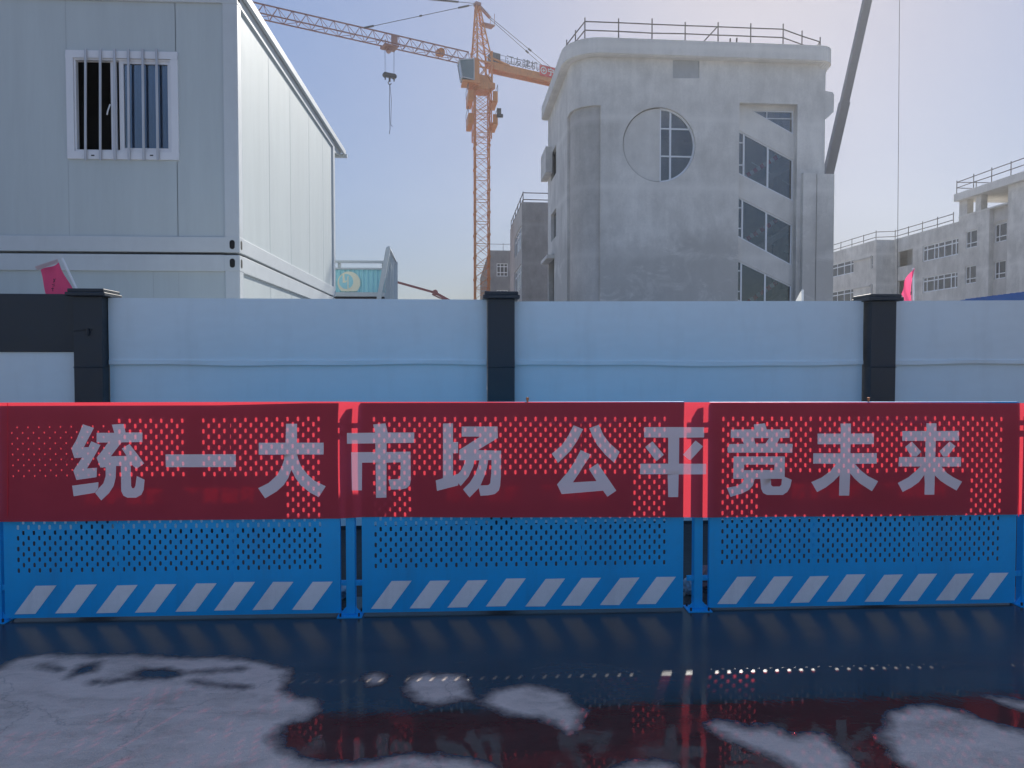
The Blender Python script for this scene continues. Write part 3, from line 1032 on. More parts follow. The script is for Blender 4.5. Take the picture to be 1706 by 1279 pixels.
# litter behind the barrier, seen through the gaps
def litter(px, py, Y, label, mat, s, seed, name='litter'):
    rnd = random.Random(seed)
    p = on_y(px, py, Y)
    loc = Vector((p.x, Y, 0))
    r = thing(name, label, 'litter', loc, 0)
    bm = bmesh.new()
    bmesh.ops.create_icosphere(bm, subdivisions=3, radius=1)
    for v in bm.verts:
        k = 0.75 + 0.35 * rnd.random()
        v.co = Vector((v.co.x * s[0] * k, v.co.y * s[1] * k, max(-0.9, v.co.z) * s[2] * k + s[2] * 0.85))
    mb = MB(Matrix.Translation(loc))
    ids = [mb.P(v.co) for v in bm.verts]
    bm.faces.ensure_lookup_table()
    for f in bm.faces:
        mb.F([ids[v.index] for v in f.verts])
    bm.free()
    mb.build('crumpled_body', mat, r)
    mb = MB(Matrix.Translation(loc))
    mb.path([(0, 0, s[2] * 1.5), (0.02, 0.0, s[2] * 2.1), (0.05, 0.01, s[2] * 1.9)], 0.008, 5)
    mb.build('twisted_end', mat, r)
litter(570, 990, 4.42, 'crumpled pale plastic bag on the ground behind the left barrier gap', M['trash'], (0.06, 0.05, 0.05), 1, 'plastic_bag')
litter(1150, 985, 4.40, 'crumpled whitish wrapper behind the right gap, left of its post', M['trash'], (0.05, 0.05, 0.06), 3, 'wrapper')
litter(1177, 978, 4.50, 'crumpled reddish brown wrapper behind the right gap, right of its post', M['trash_red'], (0.05, 0.05, 0.08), 5, 'wrapper')

# ================================================================== STACKED SITE CABINS (left)
KP = at(401, 605, 8.3)                   # front right corner
KX, KY = KP.x, KP.y
KL = on_x(559.5, 500, KX).y - KY         # depth of the cabin
KXL = KX - 6.0
def fz(px, py):                          # height on the front wall
    return on_y(px, py, KY).z
def fx(px, py=300):
    return on_y(px, py, KY).x
UB, UBT = fz(385, 420), fz(385, 394.5)    # upper cabin: bottom of lower beam, top of it
UTB = fz(380, 4.5)                        # underside of its top beam
UT = UTB + 0.17
LT, LTB = fz(385, 424.3), fz(385, 452)    # lower cabin: top of its beam, underside
PWD = fx(396) - fx(371)                   # post width
def cabin(label, z0, z0b, z1b, z1, window):
    loc = Vector(((KX + KXL) / 2, KY + KL / 2, z0))
    r = thing('site_cabin', label, 'cabin', loc, 0, 'stacked white site cabins')
    # front wall with its window opening; vertical panel joints as fine grooves
    xs_j = [fx(p, 300) for p in (111.5, 296)]
    holes = []
    if window:
        wx0, wx1, wz0, wz1 = fx(122), fx(289), fz(205, 255), fz(205, 94)
        holes = [[(wx0, wz0), (wx1, wz0), (wx1, wz1), (wx0, wz1)]]
    mb = MB()
    xe = KX - PWD
    mb.plate([(KXL + PWD, z0b), (xe, z0b), (xe, z1b), (KXL + PWD, z1b)], holes, lambda a, b, d: (a, KY + 0.025 + d, b), 0.06)
    mb.build('front_wall', M['wall_white'], r)
    for xj in ([fx(112, 300), fx(294, 300), fx(112, 300) - 0.96 * 1, fx(112, 300) - 1.92, fx(254, 470) if not window else fx(294, 300)]):
        mb = MB()
        if window and xj in (fx(112, 300), fx(294, 300)):
            mb.box(xj - 0.0025, xj + 0.0025, KY + 0.0235, KY + 0.026, z0b, fz(205, 268))
            mb.box(xj - 0.0025, xj + 0.0025, KY + 0.0235, KY + 0.026, fz(205, 82), z1b)
        else:
            mb.box(xj - 0.0025, xj + 0.0025, KY + 0.0235, KY + 0.026, z0b, z1b)
        mb.build('panel_joint', M['seam'], r)
    # right wall: sandwich panels, slightly proud ribs at the joints
    ys_ = [on_x(p, 300, KX - 0.03).y for p in (404, 449, 484, 515, 538, 556.5)]
    for a, b in zip(ys_, ys_[1:]):
        mb = MB()
        mb.box(KX - 0.10, KX - 0.03, a + 0.003, b - 0.003, z0b, z1b)
        mb.build('wall_panel', M['wall_white'], r, bevel=0.003)
    mb = MB()
    mb.box(KX - 0.09, KX - 0.034, KY + 0.05, KY + KL - 0.05, z0b, z1b)
    mb.build('joint_backing', M['seam'], r)
    mb = MB()
    mb.box(KXL + 0.02, KX - 0.11, KY + KL - 0.09, KY + KL - 0.03, z0b, z1b)
    mb.box(KXL + 0.02, KXL + 0.08, KY + 0.1, KY + KL - 0.1, z0b, z1b)
    mb.build('rear_wall', M['wall_white'], r)
    # frame
    mb = MB()
    mb.box(KXL + PWD, KX - PWD, KY, KY + 0.10, z0, z0b)
    mb.build('bottom_beam', M['frame_white'], r, bevel=0.006)
    mb = MB()
    mb.box(KXL + PWD, KX - PWD, KY, KY + 0.10, z1b, z1)
    mb.build('top_beam', M['frame_white'], r, bevel=0.006)
    for (za, zb) in ((z0, z0b), (z1b, z1)):
        mb = MB()
        mb.box(KX - 0.10, KX, KY + PWD * 0.9, KY + KL - 0.15, za, zb)
        mb.build('side_beam', M['frame_white'], r, bevel=0.006)
    for (xa, xb, ya, yb) in ((KX - PWD, KX - 0.001, KY + 0.001, KY + PWD * 0.9), (KX - 0.15, KX - 0.001, KY + KL - 0.15, KY + KL), (KXL, KXL + PWD, KY + 0.001, KY + PWD)):
        mb = MB()
        mb.box(xa, xb, ya, yb, z0, z1)
        mb.build('corner_post', M['frame_white'], r, bevel=0.012)
    # corner castings with their oval holes
    for zc_ in ((z0 + z0b) / 2, (z1 + z1b) / 2):
        mb = MB()
        cx = fx(387, 410)
        mb.box(KX - PWD - 0.004, KX + 0.003, KY - 0.003, KY + PWD * 0.9 + 0.004, zc_ - 0.09, zc_ + 0.09)
        c = mb.build('corner_casting', M['frame_white'], r, bevel=0.004)
        mb = MB()
        pts = [(0.030 * math.cos(t), 0.030 * math.sin(t) + (0.022 if math.sin(t) >= 0 else -0.022)) for t in [2 * math.pi * k / 20 for k in range(20)]]
        mb.plate([(cx + a, zc_ + b) for a, b in pts], [], lambda a, b, d: (a, KY - 0.0055 + d, b), 0.002)
        mb.build('lifting_hole', M['black'], c)
        mb = MB()
        yc = KY + 0.06
        mb.plate([(yc + a * 0.9, zc_ + b) for a, b in pts], [], lambda a, b, d: (KX + 0.0035 + d, a, b), 0.002)
        mb.build('lifting_hole', M['black'], c)
    mb = MB()
    mb.box(KXL + 0.1, KX - 0.12, KY + 0.12, KY + KL - 0.1, z0 + 0.02, z0 + 0.1)
    mb.build('floor', M['frame_white'], r)
    return r
M['seam'] = paint('panel seam', (0.40, 0.44, 0.46), 0.6, var=0.1)
lower = cabin('white site cabin under the barred window one, mostly hidden by the hoarding', 0.0, 0.16, LTB, LT, False)
upper = cabin('upper white site cabin with a barred sliding window, stacked on another cabin', UB, UBT, UTB, UT, True)
# roof edge with the canopy past the rear wall
mb = MB()
YE = on_x(576, 268, KX + 0.05).y
mb.box(KXL - 0.05, KX + 0.05, KY - 0.03, YE, UT + 0.0, UT + 0.035)
mb.box(KX + 0.01, KX + 0.055, KY - 0.035, YE, UT - 0.05, UT + 0.05)
mb.build('roof', M['frame_white'], upper, bevel=0.005)
mb = MB()
tri = [(KY + KL + 0.02, UT - 0.22), (YE - 0.02, UT - 0.05), (KY + KL + 0.02, UT - 0.05)]
mb.plate([(a, b) for a, b in tri], [], lambda a, b, d: (KX - 0.02 - d, a, b), 0.05)
mb.box(KX - 0.4, KX + 0.08, YE - 0.03, YE + 0.03, UT - 0.09, UT - 0.02)
mb.build('canopy_bracket', M['frame_white'], upper)
# window of the upper cabin
wx0, wx1, wz0, wz1 = fx(112), fx(298), fz(205, 265), fz(205, 84)
def frame_mb(mb, x0, x1, z0, z1, w, ya, yb):
    mb.box(x0, x1, ya, yb, z1 - w, z1)
    mb.box(x0, x1, ya, yb, z0, z0 + w)
    mb.box(x0, x0 + w, ya, yb, z0 + w, z1 - w)
    mb.box(x1 - w, x1, ya, yb, z0 + w, z1 - w)
mb = MB()
frame_mb(mb, wx0, wx1, wz0, wz1, 0.082, KY + 0.004, KY + 0.075)
frame_mb(mb, wx0 + 0.0825, wx1 - 0.0825, wz0 + 0.0825, wz1 - 0.0825, 0.022, KY + 0.018, KY + 0.075)
win = mb.build('window', M['pvc'], upper, bevel=0.004)
xm = fx(196)
mb = MB()
frame_mb(mb, fx(199), fx(287), wz0 + 0.085, wz1 - 0.085, 0.05, KY + 0.028, KY + 0.055)
mb.build('sash', M['pvc'], win, bevel=0.003)
mb = MB()
mb.box(fx(199) + 0.05, fx(287) - 0.05, KY + 0.040, KY + 0.044, wz0 + 0.13, wz1 - 0.13)
mb.build('pane', M['glass'], win)
mb = MB()
mb.box(fx(183), fx(193), KY + 0.05, KY + 0.072, wz0 + 0.1, wz1 - 0.1)
mb.build('sash_stile', M['pvc'], win, bevel=0.003)
mb = MB()
n = 40
prev = None
for k in range(n + 1):
    x = fx(203) + (fx(291) - fx(203)) * k / n
    y = KY + 0.14 + 0.018 * math.sin(k * 1.35) + 0.01 * math.sin(k * 0.6)
    row = [mb.P((x, y, wz0 + 0.02)), mb.P((x, y, wz1 - 0.02))]
    if prev:
        mb.F((prev[0], row[0], row[1], prev[1]))
    prev = row
mb.build('curtain', M['curtain'], win, smooth=True)
mb = MB()
mb.box(KXL + 0.3, KX - 0.3, KY + 0.9, KY + 0.95, UBT + 0.01, UTB - 0.01)
mb.box(fx(100) - 0.4, fx(100) - 0.3, KY + 0.1, KY + 0.89, UBT + 0.01, UTB - 0.01)
mb.build('dark_interior', M['dark_in'], win)
mb = MB()
hx_, hz_ = fx(181), fz(181, 180)
mb.tube((hx_ + 0.02, KY + 0.02, hz_ + 0.05), (hx_, KY + 0.01, hz_ - 0.02), 0.008, 6)
mb.tube((hx_, KY + 0.01, hz_ - 0.02), (hx_ - 0.012, KY + 0.01, hz_ - 0.07), 0.008, 6)
mb.build('handle', M['pvc'], win)
for pt, pb in ((142.5, 142.5), (167, 167.2), (190.5, 191.5), (213.5, 215), (237.5, 239.5), (260.5, 263)):
    mb = MB()
    a = on_y(pt, 81, KY - 0.012)
    b = on_y(pb, 266.5, KY - 0.012)
    mb.bar(a, b, 0.026, 0.014, (0, 1, 0))
    mb.build('bar', M['steel_bar'], win, bevel=0.002)
for px in (155, 253):
    mb = MB()
    mb.box(fx(px) - 0.018, fx(px) + 0.018, KY + 0.001, KY + 0.0045, fz(px, 259.5), fz(px, 257.5))
    mb.build('drain_slot', M['dark_steel'], win)

# ================================================================== STAIR LANDING behind the cabins
LD = 15.0
LP = at(612, 605, LD)
LY = LP.y
def lx(px, py=450, y=0):
    return on_y(px, py, LY + y).x
def lz(px, py, y=0):
    return on_y(px, py, LY + y).z
st = thing('stair_landing', 'teal corrugated stair landing with white rails and a cream round emblem, right of the cabins', 'stair landing', (LP.x, LY, 0))
mb = MB()
xa, xb, za, zb = lx(556), lx(642), lz(600, 487), lz(600, 447.5)
n = 44
prev = None
for k in range(n + 1):
    x = xa + (xb - xa) * k / n
    ph = (k % 4)
    y = LY + (0.0 if ph in (0, 1) else 0.022)
    row = [mb.P((x, y, za)), mb.P((x, y, zb)), mb.P((x, y + 0.004, zb)), mb.P((x, y + 0.004, za))]
    if prev:
        for a in range(4):
            mb.F((prev[a], prev[(a + 1) % 4], row[(a + 1) % 4], row[a]))
    prev = row
mb.build('corrugated_panel', M['teal'], st)
# emblem (painted round sheet)
ex, ez, er = lx(581.5, 471), lz(581.5, 471), abs(lx(600.5, 471) - lx(581.5, 471))
mb = MB()
cut = za + 0.02
pts = []
for k in range(48):
    t = 2 * math.pi * k / 48
    pts.append((ex + er * math.cos(t), max(cut, ez + er * math.sin(t))))
mb.plate(pts, [], lambda a, b, d: (a, LY - 0.010 + d, b), 0.006)
emb = mb.build('emblem', M['cream'], st)
mb = MB()
ring = [(ex - 0.25 * er + 0.62 * er * math.cos(2 * math.pi * k / 40), ez + 0.12 * er + 0.66 * er * math.sin(2 * math.pi * k / 40)) for k in range(40)]
mb.plate(ring, [], lambda a, b, d: (a, LY - 0.014 + d, b), 0.003)
mb.build('emblem_disc', M['teal'], emb)
mb = MB()
def em(a, b):
    return (ex - 0.25 * er + a * er, ez + 0.12 * er + b * er)
for q in ([(-0.30, 0.66), (-0.12, 0.66), (-0.10, 0.02), (0.06, 0.12), (0.06, 0.0), (-0.06, -0.12), (-0.30, -0.12)], [(0.12, 0.42), (0.22, 0.50), (0.22, -0.66), (0.12, -0.66)]):
    mb.plate([em(*p) for p in q], [], lambda a, b, d: (a, LY - 0.018 + d, b), 0.003)
mb.build('emblem_strokes', M['cream'], emb)
mb = MB()
mb.box(lx(556), lx(645), LY - 0.02, LY + 0.04, lz(600, 438), lz(600, 434))
mb.build('handrail', M['frame_white'], st)
mb = MB()
mb.box(lx(556), lx(643), LY - 0.025, LY + 0.05, lz(600, 449), lz(600, 446))
mb.build('panel_rail', M['frame_white'], st)
mb = MB()
mb.box(lx(556), lx(640), LY - 0.05, LY + 1.2, lz(600, 494), lz(600, 487))
mb.build('deck', M['frame_white'], st)
mb = MB()
mb.box(lx(556), lx(640), LY - 0.03, LY + 1.1, lz(600, 497), lz(600, 494.2))
mb.build('deck_joist', M['dark_steel'], st)
for px in (564.5, 638):
    mb = MB()
    mb.box(lx(px) - 0.03, lx(px) + 0.03, LY + 0.05, LY + 0.11, 0, lz(600, 434.5))
    mb.build('post', M['frame_white'], st)
a, b = at(647, 413, LD - 0.2), at(630, 505, LD - 0.2)
mb = MB()
mb.bar(a, b, 0.09, 0.06, (0, 1, 0))
mb.build('slanted_post', M['frame_white'], st)
mb = MB()
c, d_ = at(659, 437, LD + 0.5), at(647, 412, LD - 0.2)
mb.bar(d_, c, 0.06, 0.05, (0, 1, 0))
mb.bar(at(648, 437, LD + 0.1), c, 0.05, 0.05, (0, 0, 1))
mb.build('top_bracket', M['frame_white'], st)
mb = MB()
scr = [at(648.5, 425, LD), at(660, 437, LD + 0.6), at(660.3, 520, LD + 0.6), at(633, 520, LD)]
i0 = [mb.P(p) for p in scr]
i1 = [mb.P(p + Vector((0.03, 0.02, 0))) for p in scr]
mb.F(i0); mb.F(i1[::-1])
for k in range(4):
    mb.F((i0[k], i1[k], i1[(k + 1) % 4], i0[(k + 1) % 4]))
mb.build('side_screen', M['wall_white'], st)
mb = MB()
for px in (651, 655):
    mb.bar(at(px, 432, LD + 0.1), at(px, 520, LD + 0.1), 0.012, 0.012)
mb.build('screen_rib', M['frame_white'], st)

# ================================================================== MAIN CONCRETE BUILDING (round window)
B = Frame(at(1165, 605, 40.0), R(2.05))
BF = B.front
def wall_fn(y0):
    return lambda a, b, d: (a, y0 + d, b)
xL = BF(955, 300)[0]
xR = BF(1374, 250)[0]
zTop = BF(1165, 74)[1]
zBand = BF(1165, 99)[1]
zCh = BF(1374, 131)[1]
DEP = B.side(913, 300, xL)[0]
main = thing('concrete_building', 'tall raw concrete building with a round window and slanted stair windows', 'building', B.o, B.ang)
rc = BF(1098.5, 240.7)
rrx = (BF(1160, 240)[0] - BF(1039, 240)[0]) / 2
circ = [(rc[0] + rrx * math.cos(2 * math.pi * k / 72), rc[1] + rrx * math.sin(2 * math.pi * k / 72)) for k in range(72)]
sx0, sx1 = BF(1231, 300)[0], BF(1327.5, 300)[0]
sz1 = BF(1280, 172)[1]
RAD = 1.5
# recess round the left corner
zh = BF(997, 175)[1]
ysd = B.side(945, 300, xL)[0]
strip = [(sx0, 0.4), (sx1, 0.4), (sx1, sz1), (sx0, sz1)]
vent = [BF(1121, 130), BF(1165, 130), BF(1165, 99.5), BF(1121, 99.5)]
mb = MB(B.M)
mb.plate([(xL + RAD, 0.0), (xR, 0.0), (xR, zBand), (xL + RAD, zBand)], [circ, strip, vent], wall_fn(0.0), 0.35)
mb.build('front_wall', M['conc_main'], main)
# recessed fills
def corner(mb, o0, o1, z0, z1, y_end, x_end):
    prev = None
    pts = [((xL, y_end), (-1, 0)), ((xL, RAD), (-1, 0))]
    for k in range(1, 20):
        t = math.pi + math.pi / 2 * k / 20
        pts.append(((xL + RAD + RAD * math.cos(t), RAD + RAD * math.sin(t)), (math.cos(t), math.sin(t))))
    pts += [((xL + RAD, 0), (0, -1)), ((x_end, 0), (0, -1))]
    for p, n in pts:
        row = [mb.P((p[0] - n[0] * o, p[1] - n[1] * o, z)) for o, z in ((o0, z0), (o1, z0), (o1, z1), (o0, z1))]
        if prev:
            for a in range(4):
                b = (a + 1) % 4
                mb.F((prev[a], prev[b], row[b], row[a]))
        else:
            mb.F(row)
        prev = row
    mb.F(prev[::-1])
mb = MB(B.M)
corner(mb, 0.14, 0.30, 0.0, zh + 0.1, ysd - 0.001, xL + RAD - 0.001)
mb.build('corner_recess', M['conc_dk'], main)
mb = MB(B.M)
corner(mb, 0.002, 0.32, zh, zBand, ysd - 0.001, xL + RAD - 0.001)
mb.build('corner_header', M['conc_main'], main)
mb = MB(B.M)
mb.box(vent[0][0] - 0.05, vent[1][0] + 0.05, 0.06, 0.3, vent[0][1] - 0.05, vent[2][1] - 0.02)
mb.build('blocked_vent', M['render_patch'], main)
xw = BF(1100, 240)[0]
mb = MB(B.M)
rg = rrx - 0.05
circ2 = [(rc[0] + rg * math.cos(2 * math.pi * k / 72), rc[1] + rg * math.sin(2 * math.pi * k / 72)) for k in range(72)]
lp = [p for p in circ2 if p[0] < xw]
lp = sorted(lp, key=lambda p: math.atan2(p[1] - rc[1], p[0] - rc[0]) % (2 * math.pi))
lp = [(xw, rc[1] + math.sqrt(max(0, rg ** 2 - (xw - rc[0]) ** 2)))] + lp + [(xw, rc[1] - math.sqrt(max(0, rg ** 2 - (xw - rc[0]) ** 2)))]
mb.plate(lp, [], wall_fn(0.10), 0.30)
mb.build('round_infill', M['render_disc'], main)
mb = MB(B.M)
mb.box(rc[0] - rrx - 0.1, xw - 0.01, 0.41, 0.5, rc[1] - rrx - 0.1, rc[1] + rrx + 0.1)
mb.build('infill_backing', M['conc_dk'], main)
# round window right part
def arc_frame(r0, r1, y0, y1):
    mb = MB(B.M)
    ts = [math.acos((xw + 0.0 - rc[0]) / r1) * (1 - 2 * k / 40.0) for k in range(41)]
    prev = None
    for t in ts:
        row = [mb.P((rc[0] + r * math.cos(t), y, rc[1] + r * math.sin(t))) for r, y in ((r0, y0), (r1, y0), (r1, y1), (r0, y1))]
        if prev:
            for a in range(4):
                mb.F((prev[a], prev[(a + 1) % 4], row[(a + 1) % 4], row[a]))
        prev = row
    return mb
mb = arc_frame(rrx - 0.10, rrx - 0.002, 0.14, 0.24)
hgt = lambda x: math.sqrt(max(0, (rrx - 0.05) ** 2 - (x - rc[0]) ** 2))
mb.box(xw, xw + 0.08, 0.14, 0.24, rc[1] - hgt(xw), rc[1] + hgt(xw))
x2 = BF(1118, 240)[0]
mb.box(x2 - 0.05, x2 + 0.05, 0.145, 0.235, rc[1] - hgt(x2), rc[1] + hgt(x2))
for py in (213, 259):
    z = BF(1120, py)[1]
    mb.box(xw + 0.08, rc[0] + math.sqrt((rrx - 0.05) ** 2 - (z - rc[1]) ** 2), 0.15, 0.23, z - 0.04, z + 0.04)
rw = mb.build('round_window', M['alu'], main)
mb = MB(B.M)
rp = [p for p in circ if p[0] >= xw]
rp = sorted(rp, key=lambda p: math.atan2(p[1] - rc[1], p[0] - rc[0]))
rp = [(rc[0] + (p[0] - rc[0]) * 0.985, rc[1] + (p[1] - rc[1]) * 0.985) for p in rp]
mb.plate([(xw + 0.01, rp[0][1])] + rp + [(xw + 0.01, rp[-1][1])], [], wall_fn(0.19), 0.012)
mb.build('pane', M['glass'], rw)
# stair strip: slanted concrete bands with glazing between
wins = [
    [BF(1257, 180), BF(1327, 180.5), BF(1327, 221)],
    [BF(1231.5, 211), BF(1326.5, 263), BF(1326, 333), BF(1231.5, 285)],
    [BF(1231, 323), BF(1325, 372), BF(1323.5, 441), BF(1230.5, 391)],
    [BF(1230.5, 430), BF(1324, 475), BF(1322.5, 548), BF(1230, 498)],
    [BF(1230, 540), BF(1322, 584), BF(1322, 655), BF(1230, 608)],
]
def shrink(poly, d):
    cx = sum(p[0] for p in poly) / len(poly)
    cz = sum(p[1] for p in poly) / len(poly)
    out = []
    n = len(poly)
    for k in range(n):
        p0, p1, p2 = Vector(poly[k - 1]), Vector(poly[k]), Vector(poly[(k + 1) % n])
        e1, e2 = (p1 - p0).normalized(), (p2 - p1).normalized()
        n1, n2 = Vector((-e1.y, e1.x)), Vector((-e2.y, e2.x))
        c = Vector((cx, cz))
        if (c - p1).dot(n1) < 0:
            n1 = -n1
        if (c - p1).dot(n2) < 0:
            n2 = -n2
        bis = (n1 + n2)
        bis = bis / max(0.3, bis.dot(n1))
        q = p1 + bis * d
        out.append((q.x, q.y))
    return out
SD = 0.34
holes = [shrink(w, 0.003) for w in wins]
mb = MB(B.M)
mb.plate([(sx0 - 0.06, 0.3), (sx1 + 0.06, 0.3), (sx1 + 0.06, sz1 + 0.1), (sx0 - 0.06, sz1 + 0.1)], holes, wall_fn(SD + 0.012), 0.22)
mb.build('stair_parapet', M['conc_lt'], main)
vx = [(1243.5, 1242, 1241, 1240.5), (1284, 1282.5, 1281.5, 1281)]
def clipz(poly, x):
    zs = []
    n = len(poly)
    for k in range(n):
        a, b = poly[k], poly[(k + 1) % n]
        if (a[0] - x) * (b[0] - x) < 0:
            zs.append(a[1] + (b[1] - a[1]) * (x - a[0]) / (b[0] - a[0]))
    return (min(zs), max(zs)) if len(zs) >= 2 else None
for wi, w in enumerate(wins):
    mb = MB(B.M)
    wo = shrink(w, 0.006)
    mb.plate(wo, [shrink(w, 0.075)], wall_fn(SD + 0.06), 0.09)
    inner = shrink(w, 0.05)
    if wi == 0:
        x = BF(1283, 195)[0]
        z = BF(1300, 193)[1]
        c = clipz(inner, x)
        mb.box(x - 0.02, x + 0.02, SD + 0.066, SD + 0.144, c[0], c[1])
        mb.box(BF(1282, 195)[0], inner[1][0], SD + 0.068, SD + 0.142, z - 0.018, z + 0.018)
    else:
        for lst in vx:
            x = BF(lst[min(wi - 1, 3)], 300)[0]
            c = clipz(inner, x)
            mb.box(x - 0.05, x + 0.05, SD + 0.066, SD + 0.144, c[0], c[1])
        x = BF(vx[0][min(wi - 1, 3)], 300)[0]
        for f in (0.235, 0.77):
            c = clipz(inner, x - 0.15)
            z = c[1] + (c[0] - c[1]) * f
            mb.box(inner[0][0], x - 0.05, SD + 0.068, SD + 0.142, z - 0.035, z + 0.035)
    f = mb.build('stair_window', M['alu'], main)
    mb = MB(B.M)
    mb.plate(shrink(w, 0.05), [], wall_fn(SD + 0.10), 0.012)
    mb.build('pane', M['glass'], f)
# inside: dark back wall, stair flights, taped guard rails
mb = MB(B.M)
mb.box(sx0 - 2.0, sx1 + 0.3, 3.6, 3.7, 0.1, sz1 + 1.5)
mb.box(xw - 1.0, sx0 - 2.1, 3.2, 3.3, rc[1] - 3.5, rc[1] + 3.5)
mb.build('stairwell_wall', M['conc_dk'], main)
def flight(pa, pb, y, name, mat, w, h, dep):
    a, b = BF(*pa, y=y), BF(*pb, y=y)
    mb = MB(B.M)
    mb.bar((a[0], y, a[1]), (b[0], y, b[1]), dep, h)
    return mb.build(name, mat, main)
for (a, b) in (((1222, 306), (1300, 258)), ((1222, 412), (1300, 363)), ((1222, 520), (1300, 466))):
    # striped rail: alternating red and white pieces
    pa, pb = BF(*a, y=0.95), BF(*b, y=0.95)
    mb = MB(B.M)
    n = 14
    for k in range(n):
        mb.cur = k % 2
        t0, t1 = k / n, (k + 1) / n
        p = Vector((pa[0] + (pb[0] - pa[0]) * t0, 0.95, pa[1] + (pb[1] - pa[1]) * t0))
        q = Vector((pa[0] + (pb[0] - pa[0]) * t1, 0.95, pa[1] + (pb[1] - pa[1]) * t1))
        mb.bar(p, q, 0.03, 0.24)
    mb.build('striped_rail', [M['red_tape'], M['white_tape']], main)
    flight((a[0], a[1] + 26), (b[0] + 12, b[1] + 18), 2.4, 'stair_flight', M['conc_dk'], 1, 0.35, 1.5)
for (a, b) in (((1252, 270), (1262, 276)), ((1276, 285), (1288, 291)), ((1303, 300), (1318, 309)), ((1250, 388), (1263, 394)), ((1285, 393), (1295, 398)), ((1308, 406), (1318, 410)), ((1306, 419), (1316, 424)), ((1278, 402), (1291, 409))):
    pa, pb = BF(*a, y=1.9), BF(*b, y=1.9)
    mb = MB(B.M)
    mb.tube((pa[0], 1.9, pa[1]), (pb[0], 1.9, pb[1]), 0.03, 5)
    mb.build('guard_tube', M['alu'], main)
# right wall, rear wall, left wall, floors, roof
mb = MB(B.M)
mb.box(xR - 0.35, xR - 0.001, 0.35, DEP, 0, zBand)
mb.build('right_wall', M['conc'], main)
mb = MB(B.M)
mb.box(xL + 0.31, xR, DEP - 0.3, DEP - 0.002, 0, zBand)
mb.build('rear_wall', M['conc_dk'], main)
mb = MB(B.M)
for z in (3.9, 7.5, 11.1, 14.7):
    mb.box(xL + 1.0, sx0 - 0.1, 1.0, DEP - 0.31, z, z + 0.25)
    mb.box(sx0 - 0.09, xR - 0.36, 3.75, DEP - 0.31, z + 0.002, z + 0.252)
mb.build('floor_slab', M['conc_dk'], main)
def BSd(px, py):
    return B.side(px, py, xL)
lw = []
for q in (((918, 255), (926.5, 243), (926.5, 291), (918, 300)), ((918, 357), (926.5, 347), (926.5, 394), (918, 402)), ((907, 366), (912, 359), (912, 391), (907, 396)),
          ((913, 427), (923, 428), (923, 520), (913, 520))):
    pts = [BSd(*p) for p in q]
    ya = min(p[0] for p in pts); yb = min(DEP - 0.35, max(p[0] for p in pts))
    za = min(p[1] for p in pts[2:]) if True else 0
    zlo = (pts[2][1] + pts[3][1]) / 2; zhi = (pts[0][1] + pts[1][1]) / 2
    lw.append([(max(0.5, ya), max(0.3, zlo)), (yb, max(0.3, zlo)), (yb, zhi), (max(0.5, ya), zhi)])
mb = MB(B.M)
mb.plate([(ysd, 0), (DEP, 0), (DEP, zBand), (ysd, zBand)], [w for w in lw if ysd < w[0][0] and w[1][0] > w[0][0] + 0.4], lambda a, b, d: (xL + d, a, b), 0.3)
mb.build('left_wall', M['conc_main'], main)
for w in lw[:3]:
    if ysd < w[0][0] and w[1][0] > w[0][0] + 0.4:
        mb = MB(B.M)
        mb.box(xL + 0.2, xL + 0.23, w[0][0], w[1][0], w[0][1], w[2][1])
        f = mb.build('side_window', M['glass_dk'], main)
# canopy over the side door and the boxed balcony
c1_, c2_ = BSd(923, 428), BSd(912, 434)
mb = MB(B.M)
mb.box(xL - 0.5, xL, lw[3][0][0] - 0.2, DEP - 0.1, c1_[1] - 0.1, c1_[1] + 0.12)
mb.build('door_canopy', M['conc_lt'], main)
mb = MB(B.M)
p = B.side(908, 249, xL - 0.4); p2 = B.side(908, 291, xL - 0.4)
mb.box(xL - 0.45, xL, DEP - 2.2, DEP + 0.4, p2[1], p[1])
mb.build('boxed_balcony', M['conc_lt'], main)
# cornice: swept profile along left side, rounded corner, front, right side
def cprof(f):        # f = 0: flat soffit, f = 1: sloped underside
    zi = zBand - 0.05 + (zCh - zBand + 0.05) * f
    return [(0.003, zi), (0.36 * (1 - f) + 0.36 * f, zBand - 0.05), (0.38, zBand), (0.45, zBand), (0.45, zTop), (0.20, zTop), (0.20, zTop - 0.8), (-0.3, zTop - 0.8), (-0.3, zi)]
def sweep(mb, path, prof):
    prev = None
    for k_, (p, nrm) in enumerate(path):
        pf_ = prof(k_) if callable(prof) else prof
        row = [mb.P((p[0] + nrm[0] * o, p[1] + nrm[1] * o, z)) for o, z in pf_]
        if prev:
            for a in range(len(pf_)):
                b = (a + 1) % len(pf_)
                mb.F((prev[a], prev[b], row[b], row[a]))
        else:
            mb.F(row)
        prev = row
    mb.F(prev[::-1])
path = [((xL, DEP), (-1, 0))]
for k in range(0, 13):
    t = math.pi - (math.pi / 2) * 0 + (math.pi / 2) * k / 12
    path.append(((xL + RAD + RAD * math.cos(t), RAD + RAD * math.sin(t)), (math.cos(t), math.sin(t))))
r2 = 0.5
for k in range(0, 9):
    t = -math.pi / 2 + (math.pi / 2) * k / 8
    path.append(((xR - r2 + r2 * math.cos(t), r2 + r2 * math.sin(t)), (math.cos(t), math.sin(t))))
path.append(((xR, DEP), (1, 0)))
mb = MB(B.M)
sweep(mb, path, lambda k: cprof(max(0, min(1, (k - 14) / 6.0))))
mb.build('cornice', M['conc_lt'], main)
mb = MB(B.M)
mb.box(xL + 0.9, xR - 0.36, 0.9, DEP - 0.35, zTop - 1.0, zTop - 0.82)
mb.build('roof', M['conc_dk'], main)
